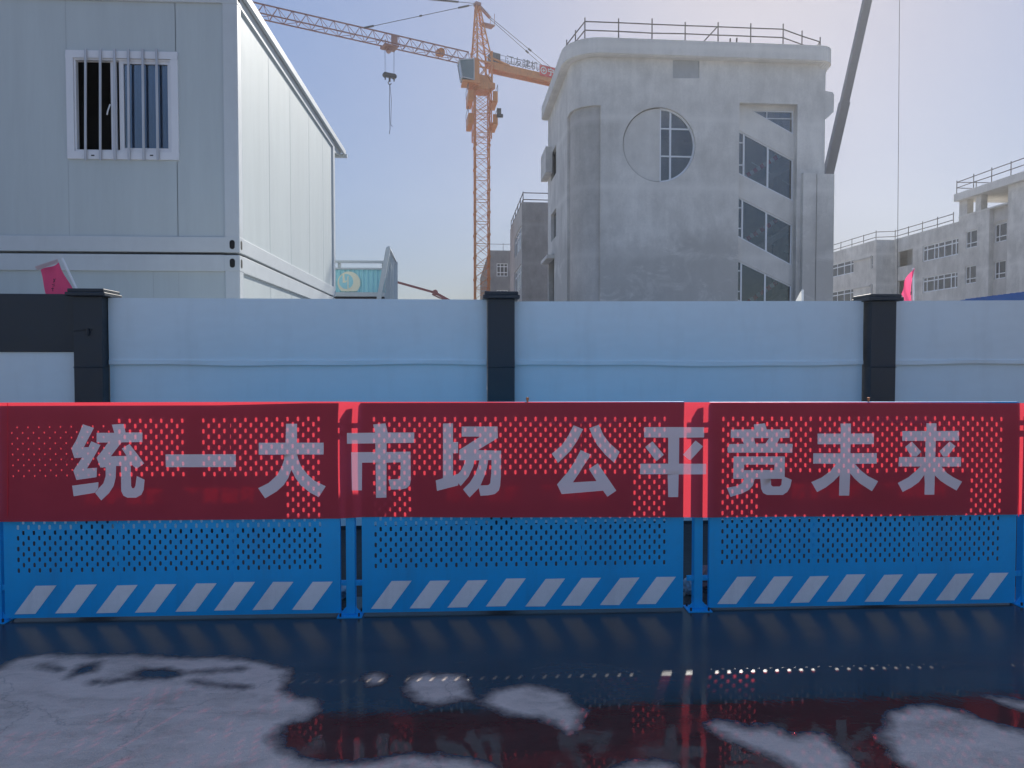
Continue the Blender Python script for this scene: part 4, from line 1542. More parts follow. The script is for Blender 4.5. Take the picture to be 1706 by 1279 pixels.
# lower ledge on the right flank
zl1, zl0, zl2 = BF(1390, 153)[1], BF(1390, 186)[1], BF(1374, 199)[1]
pr2 = [(0.003, zl2), (0.50, zl0), (0.52, zl1 - 0.15), (0.42, zl1), (0.003, zl1 + 0.05)]
mb = MB(B.M)
sweep(mb, [((xR, 0.02), (1, 0)), ((xR, DEP), (1, 0))], pr2)
mb.build('side_ledge', M['conc_lt'], main)
# pier
px0, px1_ = BF(1334, 400)[0], BF(1385, 400)[0]
zp = BF(1360, 291)[1]
pg = BF(1356, 400)[0]
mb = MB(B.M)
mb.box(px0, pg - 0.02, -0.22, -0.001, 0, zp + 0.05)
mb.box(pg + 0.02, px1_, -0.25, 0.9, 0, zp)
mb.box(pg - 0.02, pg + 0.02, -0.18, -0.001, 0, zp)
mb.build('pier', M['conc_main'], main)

# scaffold guard rail on its roof
def rail_thing(label, pts, h, levels, every, r=0.034, brace=(), group='scaffold guard rails on the roofs', tall=0.25):
    """pts: world points along the roof edge"""
    c = Vector(pts[0])
    root = thing('guard_rail', label, 'guard rail', c, 0, group)
    posts = []
    for a, b in zip(pts, pts[1:]):
        a, b = Vector(a), Vector(b)
        n = max(1, round((b - a).length / every))
        for k in range(n):
            posts.append(a + (b - a) * k / n)
    posts.append(Vector(pts[-1]))
    for i, p in enumerate(posts):
        mb = MB()
        mb.tube(p, p + Vector((0, 0, h + tall * (0.4 + 0.6 * random.random()))), r, 5)
        mb.build('post', M['scaf'], root)
    for f in levels:
        mb = MB()
        mb.path([p + Vector((0, 0, h * f + random.uniform(-0.02, 0.02))) for p in posts], r, 5)
        mb.build('rail', M['scaf'], root)
    for i in brace:
        if 0 < i < len(posts):
            mb = MB()
            mb.tube(posts[i] + Vector((0, 0.05, h * 0.98)), posts[i - 1] * 0.55 + posts[i] * 0.45 + Vector((0, 0.05, 0.0)), r, 5)
            mb.build('brace', M['scaf'], root)
    return root
def BW(x, y, z):
    return B.M @ Vector((x, y, z))
hR = BF(1165, 37)[1] - zTop
rail_thing('scaffold guard rail round the roof of the round window building', [BW(xL + 0.1, 9, zTop), BW(xL + 0.1, 3.0, zTop), BW(BF(975, 60)[0], 0.1, zTop), BW(BF(1306, 60)[0], 0.1, zTop), BW(BF(1389, 60)[0], 1.5, zTop)], hR * 0.93, (0.05, 0.52, 0.95), 1.95, brace=(9, 13))
rb = thing('rebar_stubs', 'bare steel stubs sticking up behind the roof edge of the round window building', 'rebar', BW(BF(1240, 70)[0], 0.5, zTop - 0.8), B.ang)
for px, h in ((1221, 0.62), (1232, 0.66), (1200, 0.42)):
    x = BF(px, 70)[0]
    mb = MB(B.M)
    mb.tube((x, 0.5, zTop - 0.8), (x + 0.05, 0.5, zTop + h), 0.045 if px > 1210 else 0.02, 6)
    mb.build('stub', M['scaf'], rb)

# ================================================================== MID AND FAR CONCRETE BUILDINGS (left of the round window one)
D = Frame(at(870, 605, 70.0), R(2.05))
DF = D.front
mid = thing('concrete_building', 'mid distance concrete block just left of the round window building', 'building', D.o, D.ang)
z1 = DF(880, 336.5)[1]
x0 = DF(870, 400)[0]; x1 = x0 + 9.0
dep = D.side(850, 400, x0)[0]
mb = MB(D.M)
mb.box(x0, x1, 0, 0.3, 0, z1)
mb.box(x0 + 0.3, x1, -0.04, 0, DF(880, 365)[1] - 0.15, DF(880, 365)[1])
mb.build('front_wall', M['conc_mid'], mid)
sw = []
for (a0, a1, t0, t1, b0, b1) in ((857, 869, 396, 373, 430, 413), (857, 869, 455, 436, 492, 478), (857, 869, 515, 500, 550, 540)):
    ya, yb = D.side(869, 400, x0)[0] + 0.3, D.side(857, 400, x0)[0]
    zt = (D.side(857, t0, x0)[1] + D.side(869, t1, x0)[1]) / 2
    zb_ = (D.side(857, b0, x0)[1] + D.side(869, b1, x0)[1]) / 2
    sw.append([(ya, zb_), (yb, zb_), (yb, zt), (ya, zt)])
mb = MB(D.M)
mb.plate([(0.301, 0), (dep, 0), (dep, z1), (0.301, z1)], sw, lambda a, b, d: (x0 + d, a, b), 0.3)
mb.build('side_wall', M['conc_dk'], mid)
mb = MB(D.M)
mb.box(x0 + 0.3, x1, dep - 0.3, dep, 0, z1)
mb.box(x1 - 0.3, x1 - 0.001, 0.3, dep - 0.3, 0, z1)
mb.build('rear_wall', M['conc_dk'], mid)
mb = MB(D.M)
mb.box(x0 + 0.31, x1 - 0.31, 0.31, dep - 0.31, z1 - 1.0, z1 - 0.8)
mb.build('roof', M['conc_dk'], mid)
def grid_window(w, fn, parent, cols, trans, fmat, t=0.07, dy=0.12):
    """frame with mullions in an opening [(a0,z0),(a1,z0),(a1,z1),(a0,z1)] plus its pane"""
    (a0, z0_), (a1, _), (_, z1_), _ = w
    cuts = [a0] + [a0 + (a1 - a0) * c for c in cols] + [a1]
    zs = [z0_] + [z0_ + (z1_ - z0_) * c for c in trans] + [z1_]
    mb = MB(fn[0])
    def bxx(aa, ab, za, zb, d0, d1):
        i = [mb.P(fn[1](a, z, d)) for d in (d0, d1) for z in (za, zb) for a in (aa, ab)]
        for q in ((0, 2, 3, 1), (4, 5, 7, 6), (0, 1, 5, 4), (2, 6, 7, 3), (0, 4, 6, 2), (1, 3, 7, 5)):
            mb.F([i[k] for k in q])
    for k, a in enumerate(cuts):
        s = -t / 2 if 0 < k < len(cuts) - 1 else (0.003 if k == 0 else -t)
        bxx(a + s, a + s + t - 0.003, z0_ + 0.003, z1_ - 0.003, dy, dy + 0.08)
    for k, z in enumerate(zs):
        s = -t / 2 if 0 < k < len(zs) - 1 else (0.004 if k == 0 else -t)
        bxx(a0 + 0.004, a1 - 0.004, z + s, z + s + t - 0.004, dy + 0.004, dy + 0.076)
    f = mb.build('window', fmat, parent)
    mb = MB(fn[0])
    i = [mb.P(fn[1](a, z, dy + 0.04)) for a, z in ((a0, z0_), (a1, z0_), (a1, z1_), (a0, z1_))]
    mb.F(i)
    mb.build('pane', M['glass_dk'], f)
    return f
fnD = (D.M, lambda a, z, d: (x0 + d, a, z))
for w in sw:
    grid_window(w, fnD, mid, (0.25, 0.5, 0.75), (0.7,), M['alu'], 0.14, 0.1)
rail_thing('scaffold guard rail on the roof of the mid distance block', [D.M @ Vector((x0 + 0.1, dep - 0.2, z1)), D.M @ Vector((x0 + 0.1, 0.15, z1)), D.M @ Vector((x1, 0.15, z1))], 0.9, (0.3, 1.0), 2.6, 0.045)

E = Frame(at(820, 605, 99.0), R(2.05))
EF = E.front
far = thing('concrete_building', 'far brownish concrete block behind the foot of the tower crane', 'building', E.o, E.ang)
z2 = EF(830, 417)[1]
ex0, ex1 = EF(815, 450)[0], EF(905, 450)[0]
fw = [[EF(827.5, 460), EF(846, 460), EF(846, 438.5), EF(827.5, 438.5)], [EF(827.5, 510), EF(846, 510), EF(846, 483), EF(827.5, 483)]]
fw = [[(w[0][0], w[0][1]), (w[1][0], w[0][1]), (w[1][0], w[2][1]), (w[0][0], w[2][1])] for w in fw]
mb = MB(E.M)
mb.plate([(ex0, 0), (ex1, 0), (ex1, z2), (ex0, z2)], fw, wall_fn(0), 0.3)
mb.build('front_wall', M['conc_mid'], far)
M['brick_side'] = concrete('brownish infill', (0.27, 0.20, 0.16), 0.25)
mb = MB(E.M)
dE = E.side(800, 470, ex0)[0]
mb.box(ex0, ex0 + 0.3, 0.301, dE, 0, z2)
mb.build('side_wall', M['brick_side'], far)
mb = MB(E.M)
mb.box(ex0 + 0.31, ex1, dE - 0.3, dE - 0.001, 0, z2)
mb.box(ex1 - 0.3, ex1, 0.301, dE - 0.31, 0, z2)
mb.box(ex0 + 0.31, ex1 - 0.31, 0.31, dE - 0.31, z2 - 1, z2 - 0.8)
mb.build('rear_wall', M['conc_dk'], far)
for w in fw:
    grid_window(w, (E.M, lambda a, z, d: (a, d, z)), far, (0.33, 0.67), (0.3, 0.75), M['alu'], 0.10, 0.1)
rail_thing('scaffold guard rail on the roof of the far brownish block', [E.M @ Vector((ex0 + 0.1, 0.2, z2)), E.M @ Vector((ex1, 0.2, z2))], 0.9, (1.0,), 1.8, 0.03)

# ================================================================== LONG CONCRETE BUILDING at the right
J0 = at(1488, 605, 89.0)
J = Frame(J0, R(2.05))
JS = lambda px, py: J.side(px, py, 0.0)
J1x = J.front(1459, 500)[0]               # far wing stands further out
JS1 = lambda px, py: J.side(px, py, J1x)
rt = thing('concrete_building', 'long four storey concrete building at the right with an open roof loggia', 'building', J.o, J.ang)
zr = JS(1500, 396)[1]
zr1 = JS1(1450, 402)[1]
def opening(q, f):
    """(px left, px right, y top-left, y bottom-left, y top-right, y bottom-right)"""
    pl, pr, tl, bl, tr, br = q
    a0, a1 = f(pl, (tl + bl) / 2)[0], f(pr, (tr + br) / 2)[0]
    zt = (f(pl, tl)[1] + f(pr, tr)[1]) / 2
    zb_ = (f(pl, bl)[1] + f(pr, br)[1]) / 2
    lo, hi = min(a0, a1), max(a0, a1)
    return [(lo, zb_), (hi, zb_), (hi, zt), (lo, zt)]
yT = JS(1597, 400)[0]                      # tower starts here (closer to us: smaller y)
yN = JS(1760, 400)[0]
big = [opening((1537, 1596.6, 409, 435, 396, 425), JS), opening((1536.7, 1595, 461.5, 487, 452.5, 479.6), JS), opening((1536, 1594, 514, 540, 508, 534), JS)]
opn = [opening((1495, 1520.5, 420, 444.5, 414, 441), JS), opening((1494, 1519.5, 468.5, 494, 463, 490), JS), opening((1493, 1518, 517, 543, 512, 538), JS)]
tw1 = [opening((1609, 1628, 385.5, 413.5, 381.5, 411), JS), opening((1608, 1626, 444, 473, 441, 471), JS)]
mb = MB(J.M)
mb.plate([(yT, 0), (0.0, 0), (0.0, zr), (yT, zr)], big + opn, lambda a, b, d: (d, a, b), 0.35)
mb.build('near_wing_wall', M['conc'], rt)
for w in opn:
    mb = MB(J.M)
    mb.box(1.6, 1.7, w[0][0] - 0.5, w[1][0] + 0.5, w[0][1] - 0.3, w[2][1] + 0.3)
    mb.build('loggia_back', M['render_patch'], rt)
fnJ = (J.M, lambda a, z, d: (d, a, z))
for w in big:
    grid_window(w, fnJ, rt, (0.08, 0.19, 0.39, 0.56, 0.67, 0.88), (0.72,), M['alu'], 0.13, 0.1)
# far wing
wl = JS1(1384, 440)[0]
fwn = [opening((1378, 1422, 442, 464, 432, 454), JS1), opening((1378, 1421.5, 486, 508, 481, 503), JS1)]
slit = [opening((1451, 1454.2, 425.5, 448, 424.5, 447.5), JS1), opening((1450.5, 1453.5, 473, 498, 472, 497), JS1)]
mb = MB(J.M)
mb.plate([(0.0, 0), (wl + 8, 0), (wl + 8, zr1), (0.0, zr1)], fwn + slit, lambda a, b, d: (J1x + d, a, b), 0.3)
mb.build('far_wing_wall', M['conc'], rt)
mb = MB(J.M)
mb.box(J1x + 0.3, -0.002, 0.0, 0.3, 0, zr1 - 0.002)
mb.box(J1x, 0.34, 0.301, 0.6, 0, zr1 - 0.004) if False else None
mb.build('step_wall', M['conc'], rt)
fnJ1 = (J.M, lambda a, z, d: (J1x + d, a, z))
for w in fwn:
    grid_window(w, fnJ1, rt, (0.12, 0.36, 0.62, 0.9), (0.68,), M['alu'], 0.13, 0.1)
for w in slit:
    grid_window(w, fnJ1, rt, (), (0.3,), M['alu'], 0.06, 0.1)
mb = MB(J.M)
for (q, f) in (((1422, 1451, 434, 436, 427.5, 429.5), JS1), ((1422, 1450, 481, 483, 474, 476), JS1)):
    w = opening(q, f)
    mb.box(J1x - 0.12, J1x - 0.001, w[0][0], w[1][0], w[0][1], w[2][1])
mb.build('sill_band', M['conc_dk'], rt)
mb = MB(J.M)
mb.box(12, 12.3, yN, wl + 8, 0, zr - 0.5)
mb.box(J1x + 0.31, 11.9, wl + 7.7, wl + 8 - 0.001, 0, zr1 - 0.3)
mb.box(J1x + 0.31, 11.9, 0.31, wl + 7.6, zr1 - 1.0, zr1 - 0.8)
mb.box(0.36, 11.9, yN, 0.0, zr - 1.0, zr - 0.8)
mb.build('rear_wall', M['conc_dk'], rt)
# tower end with the open loggia under a roof slab
zw = (JS(1604, 358)[1] + JS(1680, 337)[1]) / 2
yR1 = JS(1648, 400)[0]
yR2 = JS(1678, 400)[0]
mb = MB(J.M)
mb.plate([(yR1, 0), (yT - 0.002, 0), (yT - 0.002, zw), (yR1, zw)], tw1, lambda a, b, d: (-0.02 + d, a, b), 0.62)
mb.build('tower_wall', M['conc'], rt)
for w in tw1:
    grid_window(w, (J.M, lambda a, z, d: (-0.02 + d, a, z)), rt, (0.62,), (0.28,), M['alu'], 0.09, 0.1)
tw2 = [opening((1657, 1677, 374, 404, 369.5, 400.5), lambda a, b: J.side(a, b, 0.45)), opening((1656.5, 1675, 436, 465, 432.5, 463), lambda a, b: J.side(a, b, 0.45))]
mb = MB(J.M)
mb.plate([(yR2, 0), (yR1 - 0.002, 0), (yR1 - 0.002, zw - 0.02), (yR2, zw - 0.02)], tw2, lambda a, b, d: (0.45 + d, a, b), 0.3)
mb.build('recessed_wall', M['conc_dk'], rt)
for w in tw2:
    grid_window(w, (J.M, lambda a, z, d: (0.45 + d, a, z)), rt, (0.65,), (0.3,), M['alu'], 0.09, 0.1)
zs0 = J.side(1589, 336, -0.5)[1]
zs1 = J.side(1589, 324, -0.5)[1]
ys_far = J.side(1589, 330, -0.5)[0]
mb = MB(J.M)
mb.box(0.0, 6.0, yN, yR2 - 0.002, 0, zs0 - 0.01)
mb.build('end_block', M['conc'], rt)
mb = MB(J.M)
mb.box(-0.5, 8.0, yN - 1, ys_far, zs0, zs1)
mb.build('roof_slab', M['conc_lt'], rt)
mb = MB(J.M)
mb.box(-0.06, 8.0, yR2, yT - 0.004, zw - 0.15, zw + 0.0)
mb.build('loggia_floor', M['conc_lt'], rt)
for px, w in ((1604, 1.2), (1629, 0.8)):
    y = JS(px, 345)[0]
    mb = MB(J.M)
    mb.box(0.05, 0.75, y - w / 2, y + w / 2, zw, zs0 - 0.003)
    mb.build('column', M['conc'], rt)
for px in (1600, 1640):
    y = JS(px, 345)[0]
    mb = MB(J.M)
    mb.box(5.5, 6.2, y - 0.4, y + 0.4, zw, zs0 - 0.003)
    mb.build('column', M['conc'], rt)
def JW(x, y, z):
    return J.M @ Vector((x, y, z))
rail_thing('scaffold guard rail along the low roof of the long building at the right', [JW(0.1, yT + 1, zr), JW(0.1, 0.15, zr), JW(J1x + 0.1, 0.3, zr1), JW(J1x + 0.1, wl + 3, zr1)], 1.0, (0.35, 1.0), 2.6, 0.045, brace=(10, 14))
rail_thing('scaffold guard rail on the raised roof slab at the right edge', [JW(-0.4, yN, zs1), JW(-0.4, ys_far - 0.3, zs1), JW(4, ys_far - 0.3, zs1)], 1.25, (0.5, 1.0), 2.3, 0.045)
rail_thing('scaffold guard rail inside the open loggia below the raised roof slab', [JW(5.0, yR2, zw), JW(5.0, yT, zw)], 1.0, (0.5, 1.0), 2.0, 0.045)

# ================================================================== TOWER CRANE
TC = at(803, 605, 81.0)
jd = (cR * -0.874 + cF0 * -0.486)
jang = math.atan2(jd.y, jd.x)
crane = thing('tower_crane', 'orange tower crane with a long red lattice jib reaching over the cabins', 'tower crane', (TC.x, TC.y, 0), jang)
KM = Matrix.Translation((TC.x, TC.y, 0)) @ Matrix.Rotation(jang, 4, 'Z')
MM = Matrix.Translation((TC.x, TC.y, 0)) @ Matrix.Rotation(R(6.0), 4, 'Z')
def hh(py):
    return EYE + (605 - py) * 81.0 / 1200.0
ZS = hh(150)
def lattice(mb, w, za, zb, step, rl, rd):
    cs = [(-w / 2, -w / 2), (w / 2, -w / 2), (w / 2, w / 2), (-w / 2, w / 2)]
    for x, y in cs:
        mb.bar((x, y, za), (x, y, zb), rl * 2, rl * 2)
    n = max(1, round((zb - za) / step))
    for k in range(n + 1):
        z = za + (zb - za) * k / n
        for i in range(4):
            a, b = cs[i], cs[(i + 1) % 4]
            mb.bar((*a, z), (*b, z), rd * 1.4, rd * 1.4)
            if k < n:
                zm = z + (zb - za) / n / 2
                ze = z + (zb - za) / n
                mb.bar((*a, z), (*b, zm), rd, rd)
                mb.bar((*b, z), (*a, zm), rd, rd)
                mb.bar((*a, zm), (*b, ze), rd, rd)
                mb.bar((*b, zm), (*a, ze), rd, rd)
mb = MB(MM)
lattice(mb, 1.55, 0, ZS - 0.4, 2.45, 0.065, 0.036)
z = 1.0
while z < ZS - 6:                       # joint collars
    for sx in (-1, 1):
        for sy in (-1, 1):
            mb.box(sx * 0.775 - 0.12, sx * 0.775 + 0.12, sy * 0.775 - 0.12, sy * 0.775 + 0.12, z - 0.12, z + 0.12)
    z += 2.45
mb.build('mast', M['orange'], crane)
mb = MB(MM)
lattice(mb, 1.95, hh(238), ZS - 0.6, 2.3, 0.055, 0.035)
mb.build('climbing_cage', M['orange'], crane)
for (ya, yb) in ((180, 164), (217, 201)):
    za, zb_ = hh(ya), hh(yb)
    o = 1.62
    for sx in (-1, 1):
        xi, xo = sx * 1.08, sx * o
        lo_, hi_ = min(xi, xo), max(xi, xo)
        mb = MB(MM)
        mb.box(lo_, hi_, -1.42, -1.36, za, zb_)
        mb.box(lo_, hi_, 1.36, 1.42, za, zb_)
        mb.box(min(xo, xo - sx * 0.05), max(xo, xo - sx * 0.05), -1.36, 1.36, za, zb_)
        mb.box(lo_, hi_, -1.42, 1.42, za - 0.05, za)
        pf = mb.build('work_platform', M['orange'], crane)
        mb = MB(MM)
        for sy in (-1.38, 1.38):
            mb.tube((xo, sy, zb_), (xo, sy, zb_ + 0.75), 0.03, 5)
        mb.tube((xo, -1.38, zb_ + 0.7), (xo, 1.38, zb_ + 0.7), 0.03, 5)
        mb.build('railing', M['scaf'], pf)
mb = MB(MM)
mb.box(1.5, 1.95, -1.8, -1.5, hh(207), hh(193))
mb.box(1.85, 2.15, -1.8, -1.55, hh(207), hh(202))
mb.build('control_box', M['dark_steel'], crane)
# slewing platform
mb = MB(KM)
mb.box(-1.2, 1.3, -0.95, 0.95, ZS - 0.35, ZS + 0.30)
mb.tube((0, 0, ZS - 0.65), (0, 0, ZS - 0.34), 1.05, 16)
mb.build('slewing_ring', M['orange'], crane)
ZJ = 34.45                              # underside of the jib
mb = MB(KM)
for sx in (-0.9, 0.9):
    for sy in (-0.75, 0.75):
        mb.bar((sx, sy, ZS + 0.3), (sx, sy, ZJ + 1.5), 0.16, 0.16)
for s in (-0.75, 0.75):
    mb.bar((-0.9, s, ZS + 0.4), (0.9, s, ZJ + 0.2), 0.09, 0.09)
    mb.bar((0.9, s, ZS + 0.4), (-0.9, s, ZJ + 0.2), 0.09, 0.09)
    mb.bar((-0.9, s, ZJ + 0.2), (0.9, s, ZJ + 0.2), 0.14, 0.14)
for s in (-0.9, 0.9):
    mb.bar((s, -0.75, ZS + 0.4), (s, 0.75, ZJ + 0.2), 0.09, 0.09)
mb.box(-0.85, 0.85, -0.7, 0.7, ZS + 0.36, ZS + 1.0)
mb.build('turntable_frame', M['orange'], crane)
# cab
CM = Matrix.Translation((TC.x, TC.y, 0)) @ Matrix.Rotation(R(8), 4, 'Z')
mb = MB(CM)
za, zb_ = hh(148), hh(115)
i = [mb.P(p) for p in ((-2.35, -1.5, za + 0.2), (-1.05, -1.5, za), (-1.05, 0.1, za), (-2.35, 0.1, za + 0.2), (-2.65, -1.5, zb_ - 0.2), (-1.05, -1.5, zb_), (-1.05, 0.1, zb_), (-2.65, 0.1, zb_ - 0.2))]
for q in ((0, 3, 2, 1), (4, 5, 6, 7), (0, 1, 5, 4), (2, 3, 7, 6), (0, 4, 7, 3), (1, 2, 6, 5)):
    mb.F([i[k] for k in q])
cab = mb.build('cab', M['cab_glass'], crane)
mb = MB(CM)
fr = [(-2.35, -1.5, za + 0.2), (-1.05, -1.5, za), (-1.05, 0.1, za), (-2.35, 0.1, za + 0.2), (-2.65, -1.5, zb_ - 0.2), (-1.05, -1.5, zb_), (-1.05, 0.1, zb_), (-2.65, 0.1, zb_ - 0.2)]
for a, b in ((0, 1), (1, 2), (2, 3), (3, 0), (4, 5), (5, 6), (6, 7), (7, 4), (0, 4), (1, 5), (2, 6), (3, 7)):
    mb.bar(fr[a], fr[b], 0.09, 0.09)
mb.build('cab_frame', M['steel_bar'], cab)
mb = MB(CM)
mb.box(-1.03, -0.45, -1.45, 0.1, za - 0.1, zb_ + 0.1)
mb.box(-2.3, -0.4, -1.6, 0.2, za - 0.35, za - 0.11)
mb.build('cab_bracket', M['orange'], crane)
# apex tower (cat head)
AP = Vector((0.55, 0, hh(20)))
mb = MB(KM)
base = [(0.85, -0.7, ZJ + 1.2), (0.85, 0.7, ZJ + 1.2), (-0.95, 0.7, ZJ + 0.5), (-0.95, -0.7, ZJ + 0.5)]
top = [AP + Vector((0.12, -0.15, 0)), AP + Vector((0.12, 0.15, 0)), AP + Vector((-0.2, 0.15, 0)), AP + Vector((-0.2, -0.15, 0))]
base = [Vector(b) for b in base]
for b, t in zip(base, top):
    mb.bar(b, t, 0.14, 0.14)
n = 6
for k in range(n):
    for i_ in range(4):
        a0, a1 = base[i_], top[i_]
        b0, b1 = base[(i_ + 1) % 4], top[(i_ + 1) % 4]
        p = a0.lerp(a1, k / n); q = b0.lerp(b1, (k + 1) / n)
        mb.bar(p, q, 0.06, 0.06)
        mb.bar(a0.lerp(a1, k / n), b0.lerp(b1, k / n), 0.06, 0.06)
mb.build('apex_tower', M['orange'], crane)
mb = MB(KM)
mb.box(AP.x - 0.35, AP.x + 0.3, -0.3, 0.3, AP.z - 0.1, AP.z + 0.25)
mb.bar(AP + Vector((-0.1, 0, 0.1)), AP + Vector((-1.6, 0, -1.0)), 0.35, 0.18)
for s in (-0.5, 0.5):
    mb.tube(AP + Vector((-1.9, s, -1.9)), AP + Vector((-1.9, s, -0.7)), 0.03, 5)
mb.box(AP.x - 2.0, AP.x - 0.5, -0.5, 0.5, AP.z - 1.98, AP.z - 1.9)
mb.build('apex_head', M['jib_red'], crane)
# jib
JL0, JL1, JW2, JH = 1.0, 46.0, 0.62, 1.15
mb = MB(KM)
for s in (-1, 1):
    mb.bar((JL0, s * JW2, ZJ), (JL1, s * JW2, ZJ), 0.10, 0.10)
mb.bar((JL0 + 0.6, 0, ZJ + JH), (JL1 - 1, 0, ZJ + JH), 0.11, 0.11)
x = JL0
st_ = 1.35
k = 0
while x + st_ <= JL1:
    for s in (-1, 1):
        mb.bar((x, s * JW2, ZJ), (x + st_ / 2, 0, ZJ + JH), 0.045, 0.045)
        mb.bar((x + st_ / 2, 0, ZJ + JH), (x + st_, s * JW2, ZJ), 0.045, 0.045)
    mb.bar((x, -JW2, ZJ), (x, JW2, ZJ), 0.045, 0.045)
    mb.bar((x, -JW2, ZJ) if k % 2 else (x, JW2, ZJ), (x + st_, JW2, ZJ) if k % 2 else (x + st_, -JW2, ZJ), 0.04, 0.04)
    x += st_
    k += 1
jib = mb.build('jib', M['jib_red'], crane)
mb = MB(KM)
mb.box(4.6, 5.4, -0.35, 0.35, ZJ + 0.1, ZJ + 0.6)
mb.tube((5.0, -0.4, ZJ + 0.45), (5.0, 0.4, ZJ + 0.45), 0.33, 12)
mb.build('trolley_winch', M['orange'], crane)
# counter jib
mb = MB(KM)
mb.box(-12.8, -0.9, -0.62, 0.62, ZJ + 0.05, ZJ + 0.45)
mb.box(-12.8, -1.2, -0.66, -0.60, ZJ - 0.35, ZJ + 0.06)
mb.box(-12.8, -1.2, 0.60, 0.66, ZJ - 0.35, ZJ + 0.06)
mb.bar((-0.9, 0.6, ZJ + 0.8), (-3.2, 0.6, ZJ + 0.4), 0.2, 0.2)
mb.bar((-0.9, -0.6, ZJ + 0.8), (-3.2, -0.6, ZJ + 0.4), 0.2, 0.2)
cj = mb.build('counter_jib', M['orange'], crane)
mb = MB(KM)
for s in (-0.62, 0.62):
    for k in range(10):
        mb.tube((-1.6 - k * 1.1, s, ZJ + 0.45), (-1.6 - k * 1.1, s, ZJ + 1.35), 0.022, 5)
    for f in (0.9, 1.35):
        mb.tube((-1.6, s, ZJ + f), (-11.5, s, ZJ + f), 0.02, 5)
mb.build('deck_railing', M['scaf'], cj)
mb = MB(KM)
mb.box(-2.1, -1.0, -0.5, 0.5, ZJ + 0.47, ZJ + 1.55)
mb.build('electric_cabinet', M['grey_boom'], crane)
mb = MB(KM)
mb.box(-12.6, -11.2, -0.55, 0.55, ZJ - 1.0, ZJ + 0.9)
mb.build('counterweight', M['conc'], crane)
KI = KM.inverted()
def kx(px):                            # position along the counter jib (local x) seen at this pixel column, on its near side
    c = KI @ C0
    d = KI.to_3x3() @ ray(px, 120)
    t = (0.7 - c.y) / d.y
    return (c + d * t).x
# lettering on the counter jib: read from our side
xA, xB = kx(843), kx(897)
mb = MB(KM)
span = abs(xB - xA)
sgn = 1 if xB > xA else -1
text_mb('江友建机', span / 4.0, lambda x, y: (xA + sgn * x, 0.72, ZJ + 0.58 + y * 1.05), mb, 0.0)
mb.build('sign_lettering', M['dark_steel'], crane, recalc=False)
xA, xB = kx(899), kx(929)
lo, hi = min(xA, xB), max(xA, xB)
mb = MB(KM)
mb.box(lo, hi, 0.74, 0.80, ZJ + 0.05, ZJ + 1.25)
sg = mb.build('red_sign_board', M['red_sign'], crane)
mb = MB(KM)
cx_, cz_ = xA + (xB - xA) * 0.2, ZJ + 0.68
mb.plate([(cx_ + 0.42 * math.cos(2 * math.pi * k / 24), cz_ + 0.42 * math.sin(2 * math.pi * k / 24)) for k in range(24)], [[(cx_ + 0.30 * math.cos(2 * math.pi * k / 24), cz_ + 0.30 * math.sin(2 * math.pi * k / 24)) for k in range(24)]], lambda a, b, d: (a, 0.803 + d, b), 0.012)
mb.box(cx_ - 0.2, cx_ + 0.2, 0.803, 0.815, cz_ - 0.05, cz_ + 0.05)
mb.box(cx_ - 0.05, cx_ + 0.05, 0.8025, 0.8155, cz_ - 0.2, cz_ + 0.2)
tx = xA + (xB - xA) * 0.40
text_mb('宁', 0.95, lambda x, y: (tx + sgn * x, 0.812, ZJ + 0.32 + y), mb, 0.02)
mb.build('sign_marks', M['white_tape'], sg, recalc=False)
# pendants
for s in (-0.1, 0.1):
    mb = MB(KM)
    for t in (13.4,) if s < 0 else (36.0,):
        p0 = AP + Vector((0.2, s, 0.1)); p1 = Vector((t, 0, ZJ + JH))
        mb.tube(p0, p1, 0.032, 5)
        for f, ln in ((0.06, 0.10), (0.5, 0.02), (0.92, 0.08)):
            mb.bar(p0.lerp(p1, f), p0.lerp(p1, min(1, f + ln)), 0.14, 0.16)
    mb.build('pendant_bar', M['dark_steel'], crane)
for s in (-0.45, 0.45):
    mb = MB(KM)
    p0 = AP + Vector((-1.6, s * 0.3, -1.0)); p1 = Vector((-10.6, s, ZJ + 0.5))
    mb.tube(p0, p1, 0.032, 5)
    mb.bar(p0.lerp(p1, 0.5), p0.lerp(p1, 0.54), 0.13, 0.15)
    mb.build('counter_pendant', M['dark_steel'], crane)
# trolley, ropes, hook
tt = 10.7
mb = MB(KM)
mb.box(tt - 0.75, tt + 0.75, -0.75, 0.75, ZJ - 0.32, ZJ - 0.2)
for sx in (-0.7, 0.7):
    for sy in (-0.75, 0.75):
        mb.bar((tt + sx, sy, ZJ - 0.3), (tt + sx, sy, ZJ + 0.12), 0.08, 0.08)
mb.box(tt - 0.55, tt + 0.1, 0.80, 0.95, ZJ - 0.2, ZJ + 0.75)
mb.bar((tt - 0.6, 0.85, ZJ + 0.7), (tt + 0.5, 0.85, ZJ + 0.7), 0.06, 0.06)
mb.tube((tt, -0.4, ZJ - 0.5), (tt, 0.4, ZJ - 0.5), 0.25, 12)
mb.build('trolley', M['jib_red'], crane)
c = KI @ C0
zk = EYE + (605 - 132) * 75.5 / 1200
mb = MB(KM)
for sx in (-0.5, 0.5):
    for sy in (-0.15, 0.15):
        mb.tube((tt + sx, sy, ZJ - 0.4), (tt + sx * 0.9, sy, zk + 0.3), 0.012, 4)
mb.build('hoist_rope', M['dark_steel'], crane)
mb = MB(KM)
mb.box(tt - 0.55, tt + 0.55, -0.14, 0.14, zk - 0.1, zk + 0.35)
for s in (-0.48, 0.48):
    mb.tube((tt + s, -0.16, zk + 0.1), (tt + s, 0.16, zk + 0.1), 0.26, 12)
    mb.bar((tt + s, 0, zk - 0.1), (tt + s, 0, zk - 0.4), 0.1, 0.1)
